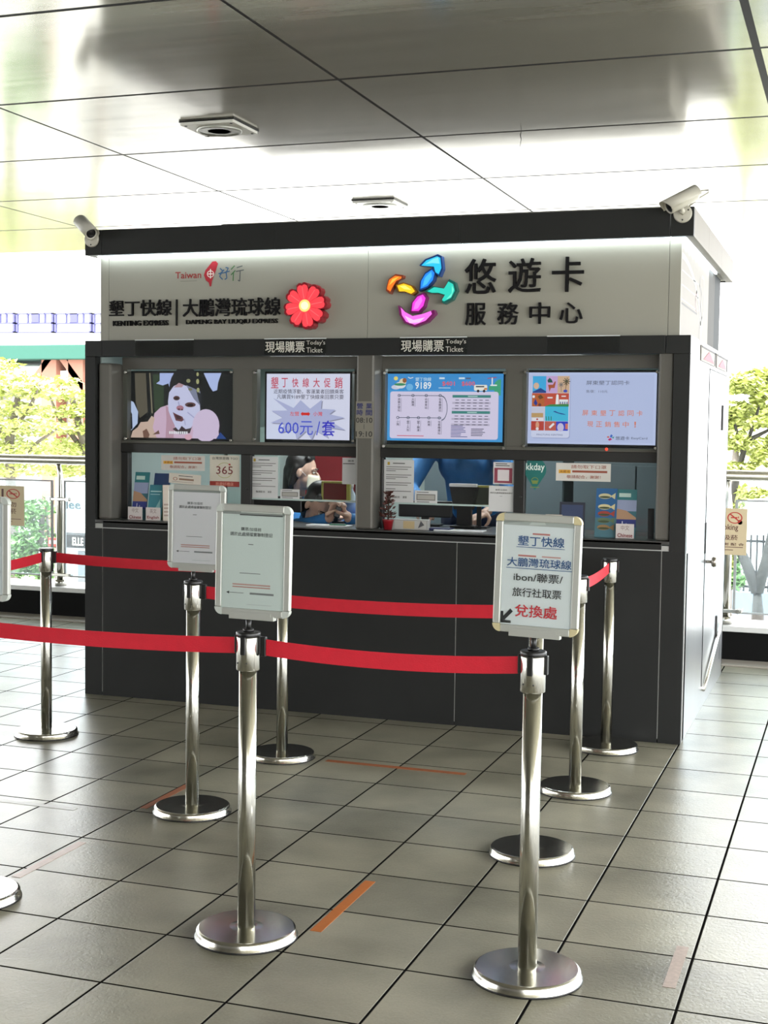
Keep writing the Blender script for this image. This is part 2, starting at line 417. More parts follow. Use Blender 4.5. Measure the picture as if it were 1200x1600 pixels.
# frame posts and header
for x0, x1 in ((0.0, 0.064), (3.238, KW)):
    b = MB(); b.box(x0, 0, 0.9425, x1, 0.06, 1.8965, 0.0015); kpart('frame_post', b, M_DARK)
for x0, x1 in ((0.0, 0.105), (0.109, 3.196), (3.2, KW)):
    b = MB(); b.box(x0, 0, 1.897, x1, 0.06, 1.985, 0.0015); kpart('header', b, M_DARK)
# grey columns standing proud of the windows
for x0, x1 in ((0.072, 0.152), (1.605, 1.705), (3.164, 3.236)):
    b = MB(); b.box(x0, 0.02, 0.99, x1, 0.16, 1.93 if x0 > 1 else 1.862, 0.012); kpart('column', b, M_GREY)
# window surrounds
for x0, x1 in ((0.152, 1.605), (1.705, 3.164)):
    b = MB(); b.box(x0, 0.145, 1.833, x1, 0.19, 1.90, 0.002); kpart('window_head', b, M_GREY)
for x0, x1 in ((0.152, 0.185), (0.838, 0.985), (1.548, 1.605), (1.705, 1.722), (2.372, 2.484), (3.145, 3.164)):
    b = MB(); b.box(x0, 0.145, 1.42, x1, 0.19, 1.835, 0.002); kpart('window_stile', b, M_GREY)
for x0, x1 in ((0.152, 1.605), (1.705, 3.164)):
    b = MB(); b.box(x0, 0.13, 1.366, x1, 0.19, 1.418, 0.003); kpart('transom', b, M_DARK2)
    b = MB(); b.box(x0, 0.135, 1.418, x1, 0.19, 1.436, 0.002); kpart('window_rail', b, M_GREY)
for x0, x1 in ((0.894, 0.957), (2.427, 2.485), (0.152, 0.196), (1.705, 1.72)):
    b = MB(); b.box(x0, 0.135, 0.99, x1, 0.18, 1.366, 0.003); p = kpart('mullion', b, M_DARK2)
    if 0.5 < x0: 
        b = MB(); b.ball((x0 + 0.04, 0.134, 1.18), 0.006); kpart('lock', b, M_BLACK, 'small black lock', p)
for x0, x1, z0 in ((0.196, 0.894, 1.0), (0.957, 1.605, 1.13), (1.72, 2.427, 1.13), (2.485, 3.164, 1.0)):
    b = MB(); b.box(x0, 0.155, z0, x1, 0.161, 1.366); kpart('window_pane', b, M_GLASS)
for x0, x1 in ((0.957, 1.605), (1.72, 2.427)):
    b = MB(); b.box(x0, 0.150, 1.122, x1, 0.166, 1.131); kpart('pane_edge', b, mat('pale_glass_edge', (0.45, 0.55, 0.52), 0.2))
# clear plates over the screens with stand-off studs
for x0, x1, z0, z1 in ((0.171, 0.852, 1.429, 1.829), (0.964, 1.567, 1.437, 1.826), (1.712, 2.388, 1.412, 1.824), (2.467, 3.157, 1.425, 1.828)):
    b = MB(); b.box(x0, 0.126, z0, x1, 0.131, z1); pl = kpart('cover_plate', b, M_PLEX)
    for sx in (x0 + 0.014, x1 - 0.014):
        for sz in (z0 + 0.014, z1 - 0.014):
            b = MB(); b.cyl((sx, 0.118, sz), (sx, 0.147, sz), 0.007, n=12); kpart('stud', b, M_CHROME, 'chrome stand-off stud', pl)
# side and rear walls, floor, roof
b = MB(); b.box(KW - 0.028, 0.06, 0.0, KW, KD, 1.985, 0.002); side = kpart('side_wall', b, M_SILVER, 'brushed silver metal side')
b = MB(); b.box(0, 0.06, 0.0, 0.028, KD, 1.985, 0.002); kpart('side_wall', b, M_SILVER, 'brushed silver metal side')
b = MB(); b.box(0.028, 0.121, 0.0, 0.034, KD - 0.03, 1.98); b.box(KW - 0.034, 0.121, 0, KW - 0.028, KD - 0.03, 1.98); b.box(0.034, KD - 0.036, 0, KW - 0.034, KD - 0.03, 1.98)
kpart('inner_lining', b, M_TEAL, 'pale teal inside wall')
b = MB(); b.box(0.0, KD - 0.03, 0.0, KW, KD, 1.985); kpart('rear_wall', b, M_SILVER)
b = MB(); b.box(0.01, 0.06, 1.94, KW - 0.01, KD, 1.985); kpart('inner_ceiling', b, M_WHITE)
b = MB(); b.box(0.03, 0.12, 0.0, KW - 0.03, KD - 0.03, 0.12); kpart('raised_floor', b, mat('grey_vinyl', (0.12, 0.12, 0.12), 0.5))
b = MB(); b.box(0.7, 0.95, 1.93, 2.6, 1.15, 1.94); kpart('added_fill_lamp', b, flat((235, 245, 245), 'tube'), 'added unseen lamp brightening the booth interior')  # unseen lamp added to lift the dark booth interior
# door on the silver side
DX = KW
def sd(u, v): return at(u, v, 0, KW)
dl, dr = sd(1102, 830).y, 1.88
b = MB(); b.box(KW - 0.0005, dl, 0.13, KW + 0.003, dr, 1.86, 0.001); door = kpart('door', b, M_SILVER, 'flush silver side door')
b = MB()
for y in (dl - 0.004, dr): b.box(KW - 0.001, y, 0.13, KW + 0.0035, y + 0.005, 1.865)
b.box(KW - 0.001, dl, 1.86, KW + 0.0035, dr, 1.866); kpart('door_gap', b, M_BLACKM, None, door)
k = sd(1103, 877)
b = MB(); b.cyl((KW, dl + 0.06, k.z), (KW + 0.035, dl + 0.06, k.z), 0.009); b.lathe([(0, 0), (0.024, 0.002), (0.03, 0.012), (0.026, 0.028), (0, 0.032)], 20, mtx=Matrix.Translation((KW + 0.03, dl + 0.06, k.z)) @ Matrix.Rotation(math.pi / 2, 4, 'Y'))
kpart('door_knob', b, mat('worn_brass_knob', (0.25, 0.23, 0.20), 0.3, 1.0), 'dull metal knob', door)
for vv in ((1127, 653), (1117, 981)):
    h = sd(*vv); b = MB(); b.box(KW, h.y - 0.02, h.z - 0.075, KW + 0.014, h.y + 0.035, h.z + 0.075, 0.003); kpart('hinge', b, M_BLACK, 'black door hinge', door)
b = MB(); b.box(KW, dl - 0.02, k.z + 0.05, KW + 0.008, dl - 0.006, k.z + 0.22, 0.002); kpart('latch_plate', b, M_BLACK, 'narrow black latch plate', door)
b = MB(); b.tube([(KW + 0.006, dl + 0.05, 0.10), (KW + 0.02, dl + 0.12, 0.16), (KW + 0.02, dr - 0.2, 0.34), (KW + 0.006, dr - 0.1, 0.36)], 0.011); kpart('kick_rail', b, M_CHROME, 'slanting bright rail low on the door', door)
for ya, yb in ((0.42, 1.16), (1.22, 1.88)):
    z0, z1 = 1.885, 1.965
    f = MB(); f.box(KW, ya, z0, KW + 0.006, yb, z1, 0.001); fr = kpart('vent_window', f, M_OFFW, 'white framed slot window over the door')
    f = MB(); f.use(flat((20, 20, 24))); f.box(KW + 0.006, ya + 0.02, z1 - 0.012, KW + 0.008, yb - 0.02, z1 - 0.004); f.box(KW + 0.006, yb - 0.06, z0 + 0.004, KW + 0.008, yb - 0.015, z1 - 0.004)
    f.use(flat((190, 70, 90))); f.merge((lambda q: (q.faces.new([q.verts.new(Vector(p)) for p in ((KW + 0.008, ya + 0.1, z0 + 0.012), (KW + 0.008, yb - 0.1, z0 + 0.012), (KW + 0.008, (ya + yb) / 2, z1 - 0.018))]), q)[1])(bmesh.new()))
    f.build('vent_print', None, fr)
# sign box between header and roof edge
PX0, PX1, PY = 0.045, 3.251, 0.09
b = MB(); b.box(PX0 + 0.004, PY + 0.012, 1.985, PX1 - 0.004, 2.04, 2.47); kpart('sign_core', b, M_GREY)
for x0, x1 in ((PX0, 0.0975), (0.0995, 1.638), (1.640, 3.193), (3.195, PX1)):
    b = MB(); b.box(x0, PY, 1.985, x1, PY + 0.014, 2.47, 0.001); kpart('sign_panel', b, M_WHITE)
b = MB(); b.box(PX1 - 0.012, PY + 0.014, 1.985, PX1, 1.36, 2.47); sp = kpart('side_sign_panel', b, M_OFFW, 'white printed side panel')
b = MB(); b.box(PX1 - 0.012, 1.36, 1.985, PX1, 1.70, 2.47); kpart('side_grey_panel', b, mat('pale_grey_panel', (0.10, 0.10, 0.096), 0.7, spec=.15))
b = MB(); b.box(PX1 - 0.012, 1.70, 1.985, PX1, 2.04, 2.47); kpart('side_grey_panel', b, mat('blue_grey_panel', (0.045, 0.052, 0.056), 0.7, spec=.15), 'darker blue grey panel')
b = MB(); b.box(PX0, PY + 0.014, 1.985, PX0 + 0.012, 2.04, 2.47); kpart('side_sign_panel', b, M_OFFW)
# print on the side panel: a pale arch, a leaning figure
b = MB(); xx = PX1 + 0.0006
def sline(pts, w, col):
    b.use(flat(col))
    for p, q in zip(pts, pts[1:]):
        p, q = Vector(p), Vector(q); d = (q - p).normalized(); n = Vector((-d.y, d.x)) * w / 2
        t = bmesh.new(); f = t.faces.new([t.verts.new((xx, c.x, c.y)) for c in (p - n, q - n, q + n, p + n)]); b.merge(t)
arc = [(0.12 + 0.9 * math.sin(a), 2.02 + 0.36 * math.cos(a)) for a in [i * math.pi / 2 / 12 for i in range(13)]]
sline(arc, 0.028, (176, 178, 178))
sline([(0.15 + 0.05 * i, 2.435 - 0.012 * (i % 3)) for i in range(20)], 0.007, (150, 170, 178))
for z in (2.31, 2.24, 2.17): sline([(0.13, z), (0.85, z)], 0.005, (205, 205, 205))
sline([(0.13, 2.15), (0.8, 2.15)], 0.010, (90, 90, 90))
sline([(0.92, 2.36), (0.9, 2.31), (1.0, 2.28), (0.96, 2.2), (1.06, 2.15), (0.93, 2.09), (0.9, 2.0)], 0.026, (120, 120, 118))
sline([(0.78, 2.27), (0.72, 2.22), (0.76, 2.16)], 0.03, (150, 130, 130)); sline([(1.0, 2.37), (1.1, 2.37), (1.12, 2.2), (1.05, 2.06)], 0.016, (170, 172, 172))
b.build('side_print', None, sp)
# roof edge
for x0, x1 in ((0.0, 0.104), (0.107, 1.150), (1.153, 2.162), (2.165, 3.204), (3.207, KW)):
    b = MB(); b.box(x0, 0, 2.455, x1, 0.04, KH, 0.0015); kpart('roof_fascia', b, M_DARK)
for y0, y1 in ((0.04, 0.7), (0.703, 1.40), (1.403, KD)):
    b = MB(); b.box(KW - 0.04, y0, 2.455, KW, y1, KH, 0.0015); kpart('roof_fascia', b, M_OFFW, 'cream side roof fascia')
    b = MB(); b.box(0, y0, 2.455, 0.04, y1, KH, 0.0015); kpart('roof_fascia', b, M_OFFW, 'cream side roof fascia')
b = MB(); b.box(0.0, KD, 2.455, KW, KD + 0.03, KH); kpart('roof_fascia', b, M_DARK)
b = MB(); b.box(0.04, 0.04, 2.462, KW - 0.04, KD, 2.50); kpart('roof', b, mat('dusty_roof', (0.34, 0.33, 0.29), 0.8, var=0.3))
b = MB(); b.box(0.22, 1.25, 2.50, 3.02, 2.04, 2.80, 0.01); kpart('added_roof_box', b, mat('added_roof_box_grey', (0.34, 0.33, 0.29), 0.8, var=0.3), 'low unseen grey box added on the roof for its ceiling reflection')  # unseen box, added to extend the booth's dark reflection in the ceiling
b = MB(); b.box(0.05, 0.052, 2.448, KW - 0.045, 0.078, 2.4615); kpart('light_strip', b, flat((232, 248, 255), 'led'), 'white light strip under the front roof edge')
b = MB(); b.box(KW - 0.056, 0.09, 2.448, KW - 0.044, 1.6, 2.4615); kpart('light_strip', b, flat((232, 248, 255), 'led'), 'white light strip under the side roof edge')

# ------------------------------------------------------------------ lettering on the sign band
def sgn(u0, v0, u1, v1, y=PY):
    a, c = at(u0, v1, 1, y), at(u1, v0, 1, y); 
    zb = (at(u0, v1, 1, y).z + at(u1, v1, 1, y).z) / 2; zt = (at(u0, v0, 1, y).z + at(u1, v0, 1, y).z) / 2
    return a.x, zb, c.x, zt
def letters(name, label, items, mt, depth=0.02, bold=0.02):
    """items: (string, pixel box); each row one part standing off the panel"""
    t = thing(name, label, 'lettering', (0, 0, 0))
    for s_, box in items:
        x0, z0, x1, z1 = sgn(*box); mb = MB(); mb.text(s_, x0, z0, x1, z1, PY - 0.001, depth, bold); mb.build('lettering_row', mt, t)
    return t
letters('card_centre_lettering', 'large black raised characters of the card service centre, beside the four-colour light sign', [('悠', (727, 405, 776, 459)), ('遊', (795, 404, 846, 457)), ('卡', (863, 402, 913, 456)), ('服', (728, 474, 760, 508)), ('務', (778, 473, 811, 507)), ('中', (828, 473, 860, 506)), ('心', (875, 473, 911, 505))], M_LETTER, 0.016, 0.010)
letters('kenting_line_lettering', 'black raised characters and small capitals at the far left of the sign band', [('墾丁快線', (172, 469, 269, 494)), ('KENTING EXPRESS', (178, 501, 264, 509))], M_LETTER, 0.012, 0.010)
t = letters('bay_line_lettering', 'black raised characters and small capitals between thin bar and red flower sign', [('大鵬灣琉球線', (287, 466, 439, 494)), ('DAPENG BAY LIUQIU EXPRESS', (292, 499, 435, 507))], M_LETTER, 0.012, 0.010)
x0, z0, x1, z1 = sgn(276, 468, 278, 509); b = MB(); b.box(x0, PY - 0.012, z0, x1, PY, z1)
tag(b.build('divider_bar', M_LETTER), 'thin black upright bar between the two rows of line names', 'bar')
# small tourism emblem
t = thing('tourism_emblem', 'small flat red and green emblem reading Taiwan, above the line names', 'emblem')
x0, z0, x1, z1 = sgn(272, 408, 382, 450)
p = Pic(x0, z0, x1, z1, PY - 0.0006)
p.text('Taiwan', 0.02, 0.38, 0.39, 0.62, (150, 40, 40), 0.02); p.rect(0.09, 0.27, 0.33, 0.285, (110, 110, 100))
isl = [(0.55, 0.98), (0.60, 0.99), (0.63, 0.90), (0.61, 0.72), (0.58, 0.50), (0.545, 0.25), (0.535, 0.06), (0.515, 0.05), (0.50, 0.20), (0.46, 0.28), (0.43, 0.48), (0.45, 0.66), (0.50, 0.82)]
p.poly(isl, (172, 28, 44)); p.ring(0.525, 0.52, 0.05, 0.13, 0.2, (235, 225, 215)); p.line(0.525, 0.35, 0.525, 0.70, 0.012, (235, 225, 215)); p.line(0.49, 0.52, 0.565, 0.52, 0.012, (235, 225, 215))
for a in (((0.66, 0.72), (0.70, 0.62), (0.655, 0.42), (0.70, 0.30)), ((0.72, 0.66), (0.655, 0.50)), ((0.64, 0.52), (0.75, 0.56)), ((0.74, 0.74), (0.78, 0.72), (0.75, 0.56), (0.76, 0.34), (0.73, 0.30)), ((0.73, 0.56), (0.80, 0.60))):
    for q, r in zip(a, a[1:]): p.line(*q, *r, 0.014, (52, 92, 130))
for a in (((0.87, 0.80), (0.82, 0.66)), ((0.88, 0.62), (0.82, 0.46)), ((0.855, 0.54), (0.85, 0.24))):
    for q, r in zip(a, a[1:]): p.line(*q, *r, 0.014, (60, 110, 60))
for a in (((0.90, 0.72), (0.98, 0.78)), ((0.89, 0.58), (1.0, 0.63)), ((0.95, 0.60), (0.945, 0.22), (0.92, 0.26))):
    for q, r in zip(a, a[1:]): p.line(*q, *r, 0.013, (80, 84, 84))
p.build('emblem_print', t)
# lit flower
def solid_sign(mb, poly, y0, y1): mb.prism(poly, y0, y1)
c = at(478, 478, 1, PY - 0.05); r0 = (at(512, 478, 1, PY - 0.05).x - at(444, 478, 1, PY - 0.05).x) / 2
fl = thing('flower_sign', 'red flower-shaped lit sign with pale yellow centre, right of the line names', 'illuminated sign', (c.x, PY, c.z))
def petals(scale, seed=0):
    P = []
    for k in range(8):
        a0 = math.radians(100 + k * 45)
        for da, rr in ((-22.5, 0.60), (-20.5, 0.80), (-15, 0.95), (-8, 1.0), (-3, 0.985), (0, 0.945), (3, 0.985), (8, 1.0), (15, 0.95), (20.5, 0.80)):
            a = a0 + math.radians(da); P.append((scale * rr * math.cos(a), scale * rr * math.sin(a)))
    return P
b = MB(); b.prism(petals(r0 * 1.0), -0.062, 0.0); b.build('shell', mat('dark_red_shell', (0.30, 0.01, 0.02), 0.35), fl)
p = Pic(0, 0, 1, 1, -0.0622, 'lamp'); p.poly(petals(r0 * 0.90), (255, 62, 72)); 
for k in range(8):
    a = math.radians(100 + k * 45 + 22.5); p.line(r0 * 0.2 * math.cos(a), r0 * 0.2 * math.sin(a), r0 * 0.55 * math.cos(a), r0 * 0.55 * math.sin(a), r0 * 0.02, (214, 30, 48))
    a = math.radians(100 + k * 45); p.line(r0 * 0.3 * math.cos(a), r0 * 0.3 * math.sin(a), r0 * 0.8 * math.cos(a), r0 * 0.8 * math.sin(a), r0 * 0.03, (255, 100, 104))
p.build('lit_face', fl, 'glowing red petals')
p = Pic(0, 0, 1, 1, -0.0685, 'lamp'); p.oval(0, 0, r0 * 0.26, r0 * 0.26, (255, 214, 120)); p.oval(0, 0, r0 * 0.17, r0 * 0.17, (255, 246, 196)); p.build('lit_centre', fl, 'glowing pale yellow centre')
# lit four-colour logo
lg = thing('pinwheel_logo_sign', 'lit pinwheel logo of blue, green, pink and orange leaf shapes', 'illuminated sign', (0, PY, 0))
def px(*uv): return [(at(u, v, 1, PY - 0.045).x, at(u, v, 1, PY - 0.045).z) for u, v in uv]
def logo_piece(name, edge, glow, face, mid=None, inner=None):
    P = px(*edge); cx = sum(x for x, z in P) / len(P); cz = sum(z for x, z in P) / len(P)
    b = MB(); b.prism(P, -0.045, 0.0); sh = b.build('shell', mat('shell_' + name, glow, 0.35), lg)
    q = Pic(0, 0, 1, 1, -0.0452, 'lamp'); q.poly([(cx + (x - cx) * 0.84, cz + (z - cz) * 0.80) for x, z in P], face)
    if inner: q.poly(px(*inner), mid)
    q.build('lit_face', sh)
logo_piece('blue', [(655, 415), (664, 405), (684, 397), (690, 400), (692, 420), (687, 432), (681, 428), (678, 417), (666, 416)], (0.01, 0.06, 0.25), (40, 190, 245), (120, 220, 255), [(664, 413), (676, 405), (685, 402), (687, 412), (676, 411)])
logo_piece('azure', [(655, 455), (656, 440), (664, 426), (676, 418), (681, 424), (678, 438), (668, 450)], (0.01, 0.05, 0.22), (30, 130, 235), (70, 180, 255), [(660, 448), (664, 434), (674, 424), (675, 432), (667, 444)])
logo_piece('green', [(663, 455), (676, 447), (694, 450), (700, 440), (702, 436), (711, 441), (714, 454), (707, 468), (694, 475), (690, 472), (696, 462), (684, 458), (672, 458)], (0.01, 0.14, 0.12), (40, 200, 180), (110, 235, 200), [(697, 468), (706, 458), (706, 446), (709, 452), (705, 464)])
logo_piece('pink', [(641, 489), (643, 473), (652, 461), (662, 457), (667, 464), (663, 479), (654, 489)], (0.22, 0.01, 0.16), (238, 60, 215), (255, 120, 235), [(646, 484), (649, 473), (658, 463), (660, 470), (653, 482)])
logo_piece('magenta', [(622, 477), (630, 486), (644, 494), (662, 490), (678, 484), (680, 490), (668, 503), (648, 511), (632, 505), (624, 492)], (0.22, 0.01, 0.14), (245, 110, 225), (255, 190, 245), [(632, 493), (646, 500), (664, 496), (655, 504), (640, 505)])
logo_piece('orange', [(604, 447), (607, 436), (618, 428), (630, 430), (629, 434), (620, 438), (612, 452), (609, 459), (603, 454)], (0.30, 0.05, 0.02), (255, 120, 30), (255, 190, 70), [(608, 446), (613, 436), (624, 432), (615, 440)])
logo_piece('yellow', [(618, 445), (630, 441), (644, 446), (651, 456), (644, 461), (632, 456), (622, 456)], (0.30, 0.12, 0.01), (255, 200, 30), (255, 235, 110), [(624, 447), (633, 446), (643, 453), (632, 452)])
# header plates
HP = [((413, 531), (509, 556), '現場購票', "Today's\nTicket", 'clear ticket plate on the header below the red flower sign'),
      ((625, 529), (729, 555), '現場購票', "Today's\nTicket", 'clear ticket plate on the header below the pinwheel logo'),
      ((211, 533), (302, 557), '', '', 'blank clear plate at the left end of the header'),
      ((855, 525), (968, 553), '', '', 'blank clear plate at the right end of the header')]
for (a, c, s1, s2, lab) in HP:
    A, C = at(a[0], (a[1] + 0.0), 1, -0.006), at(c[0], c[1], 1, -0.006)
    z1 = 1.983; z0 = 1.983 - (A.z - C.z) * 0.97
    t = thing('header_plate', lab, 'sign plate', (0, 0, 0), 0, 'clear plates on the booth header')
    b = MB(); b.box(A.x, -0.007, z0, C.x, -0.002, z1); b.build('plate', glass('frosted_plate', (0.93, 0.93, 0.92), 0.2, 0.10 if s1 else 0.02), t)
    b = MB(); b.box(A.x, -0.008, z1, C.x, -0.001, z1 + 0.004); b.build('top_edge', flat((232, 238, 235)), t)
    if s1:
        w = C.x - A.x; q = Pic(A.x, z0, C.x, z1, -0.0072)
        q.text(s1, 0.02, 0.16, 0.66, 0.86, (214, 212, 200), 0.012); q.text("Today's", 0.69, 0.56, 0.99, 0.90, (196, 194, 184), 0.01); q.text('Ticket', 0.69, 0.14, 0.95, 0.46, (196, 194, 184), 0.01); q.build('lettering', t)

# ------------------------------------------------------------------ screens
def screen(name, label, tl, br, draw, frame=(0.012, 0.012, 0.012, 0.03)):
    l, r, tp, bt = frame; A, C = at(*tl, 1, 0.19), at(*br, 1, 0.19); x0, z1, x1, z0 = A.x, A.z, C.x, C.z
    t = thing(name, label, 'screen', ((x0 + x1) / 2, 0.19, z0))
    ox, oz = (x0 + x1) / 2, z0
    b = MB(); b.box(x0 - l - ox, 0.0, z0 - bt - oz, x1 + r - ox, 0.045, z1 + tp - oz, 0.003); b.build('housing', M_BLACK, t)
    p = Pic(x0 - ox, 0, x1 - ox, z1 - z0, -0.0006, 'screen'); draw(p); p.build('screen_image', t)
    return t
def draw_video(p):
    p.rect(0, 0, 1, 1, (14, 15, 18))
    p.poly([(0.05, 1), (0.16, 1), (0.18, 0.40), (0.10, 0.30), (0.06, 0.55)], (96, 90, 78)); p.line(0.20, 1, 0.225, 0.38, 0.012, (138, 128, 108)); p.poly([(0.23, 0.98), (0.34, 0.98), (0.34, 0.45), (0.25, 0.40)], (44, 62, 40))
    p.poly([(0.0, 0.58), (0.04, 0.55), (0.085, 0.40), (0.08, 0.22), (0.0, 0.08)], (190, 205, 240)); p.poly([(0.0, 0.46), (0.025, 0.36), (0.03, 0.14), (0.0, 0.1)], (26, 28, 36))
    p.poly([(0.30, 1), (0.44, 1), (0.42, 0.86), (0.40, 0.76), (0.385, 0.84), (0.33, 0.81), (0.265, 0.84), (0.30, 0.88)], (176, 190, 240))
    p.poly([(0.73, 1), (0.90, 1), (0.87, 0.86), (0.86, 0.74), (0.82, 0.72), (0.79, 0.79), (0.77, 0.86)], (182, 196, 244))
    p.oval(0.55, 0.76, 0.155, 0.34, (20, 20, 26)); p.poly([(0.60, 0.96), (0.72, 0.80), (0.74, 0.5), (0.68, 0.28), (0.62, 0.5)], (20, 20, 26))
    p.poly([(0.23, 0.20), (0.25, 0.38), (0.31, 0.47), (0.40, 0.52), (0.47, 0.36), (0.62, 0.28), (0.66, 0.0), (0.22, 0.0)], (212, 180, 206))
    p.poly([(0.36, 0.50), (0.42, 0.44), (0.45, 0.2), (0.44, 0.0), (0.36, 0.0), (0.37, 0.3)], (190, 150, 170)); 
    p.poly([(0.43, 0.14), (0.50, 0.06), (0.60, 0.08), (0.62, 0.18), (0.52, 0.22)], (60, 44, 50))
    p.poly([(0.385, 0.56), (0.395, 0.70), (0.44, 0.80), (0.50, 0.84), (0.60, 0.78), (0.69, 0.62), (0.70, 0.44), (0.66, 0.28), (0.61, 0.16), (0.56, 0.14), (0.52, 0.19), (0.49, 0.12), (0.46, 0.17), (0.42, 0.30), (0.39, 0.42)], (206, 206, 240))
    p.poly([(0.44, 0.78), (0.49, 0.85), (0.54, 0.82), (0.52, 0.78)], (186, 150, 160)); p.poly([(0.56, 0.82), (0.70, 0.72), (0.70, 0.50), (0.64, 0.60)], (130, 134, 160)); p.poly([(0.66, 0.74), (0.72, 0.66), (0.71, 0.5), (0.69, 0.55)], (36, 36, 44))
    p.oval(0.47, 0.615, 0.032, 0.035, (86, 52, 54)); p.oval(0.605, 0.515, 0.052, 0.038, (92, 60, 62)); p.oval(0.605, 0.51, 0.03, 0.016, (30, 20, 24)); p.oval(0.472, 0.61, 0.018, 0.016, (30, 20, 24))
    p.oval(0.505, 0.465, 0.036, 0.04, (176, 120, 140)); p.oval(0.495, 0.445, 0.012, 0.014, (92, 50, 60)); p.oval(0.525, 0.44, 0.012, 0.014, (92, 50, 60))
    p.poly([(0.435, 0.40), (0.47, 0.37), (0.53, 0.33), (0.545, 0.28), (0.52, 0.255), (0.465, 0.27)], (110, 62, 70)); p.poly([(0.46, 0.36), (0.51, 0.335), (0.525, 0.29), (0.475, 0.29)], (62, 28, 36))
    p.line(0.49, 0.56, 0.50, 0.50, 0.012, (168, 168, 206)); p.line(0.58, 0.40, 0.66, 0.30, 0.01, (170, 170, 210)); p.line(0.56, 0.20, 0.55, 0.30, 0.008, (170, 170, 206))
    p.oval(0.76, 0.20, 0.130, 0.25, (216, 196, 226)); p.poly([(0.63, 0.0), (0.89, 0.0), (0.88, 0.16), (0.64, 0.16)], (216, 196, 226)); p.oval(0.59, 0.02, 0.035, 0.045, (222, 172, 190)); p.poly([(0.86, 0.0), (0.96, 0.0), (0.90, 0.1)], (36, 70, 140))
    p.poly([(0.02, 0.0), (0.04, 0.10), (0.09, 0.16), (0.12, 0.24), (0.19, 0.25), (0.23, 0.34), (0.26, 0.30), (0.24, 0.16), (0.27, 0.04), (0.28, 0.0)], (206, 178, 164)); p.poly([(0.15, 0.0), (0.14, 0.10), (0.18, 0.14), (0.21, 0.05), (0.2, 0.0)], (120, 84, 72)); p.poly([(0.24, 0.05), (0.30, 0.12), (0.31, 0.06)], (110, 74, 66))
    p.oval(0.59, 0.88, 0.02, 0.03, (150, 150, 110)); p.oval(0.68, 0.87, 0.014, 0.04, (170, 170, 120)); p.oval(0.685, 0.74, 0.014, 0.035, (170, 170, 120)); p.oval(0.61, 0.75, 0.02, 0.02, (120, 120, 90)); p.oval(0.68, 0.98, 0.012, 0.03, (170, 170, 120))
    for i in range(9): p.rect(0.405 + i * 0.021, 0.065, 0.42 + i * 0.021, 0.105, (236, 236, 244))
def draw_promo(p):
    p.rect(0, 0, 1, 1, (226, 226, 250)); p.rect(0, 0.0, 0.35, 0.9, (220, 224, 250))
    star = [(0.08, 0.63), (0.33, 0.48), (0.415, 0.60), (0.53, 0.47), (0.67, 0.61), (0.66, 0.47), (0.83, 0.46), (0.76, 0.39), (0.94, 0.34), (0.76, 0.29), (0.95, 0.155), (0.68, 0.20), (0.75, 0.03), (0.60, 0.14), (0.55, 0.0), (0.48, 0.13), (0.37, 0.0), (0.34, 0.16), (0.18, 0.10), (0.22, 0.24), (0.05, 0.25), (0.20, 0.33), (0.06, 0.435), (0.26, 0.44)]
    p.poly([(u + 0.012, v - 0.015) for u, v in star], (150, 150, 176)); p.poly(star, (182, 186, 226))
    for i, ch in enumerate('墾丁快線大促銷'):
        a = 0.055 + i * 0.128; s = 0.09 if i in (0, 6) else 0.075; p.text(ch, a, 0.87 - s, a + s, 0.87 + s * 0.85, (205, 56, 84), 0.014)
    p.text('近期疫情浮動，客運業者回饋乘客', 0.09, 0.695, 0.93, 0.765, (70, 66, 84), 0.006); p.text('凡購買9189墾丁快線來回票只要', 0.13, 0.615, 0.93, 0.685, (70, 66, 84), 0.006)
    p.text('左營', 0.29, 0.36, 0.40, 0.425, (226, 80, 76), 0.01); p.text('小灣', 0.57, 0.36, 0.68, 0.425, (226, 60, 60), 0.01)
    p.poly([(0.42, 0.39), (0.445, 0.425), (0.445, 0.41), (0.51, 0.41), (0.51, 0.425), (0.535, 0.39), (0.51, 0.355), (0.51, 0.37), (0.445, 0.37), (0.445, 0.355)], (222, 50, 44))
    p.text('600元', 0.15, 0.07, 0.57, 0.28, (62, 78, 214), 0.0); p.line(0.615, 0.07, 0.65, 0.28, 0.012, (62, 78, 214)); p.text('套', 0.68, 0.06, 0.83, 0.29, (62, 60, 200), 0.02)
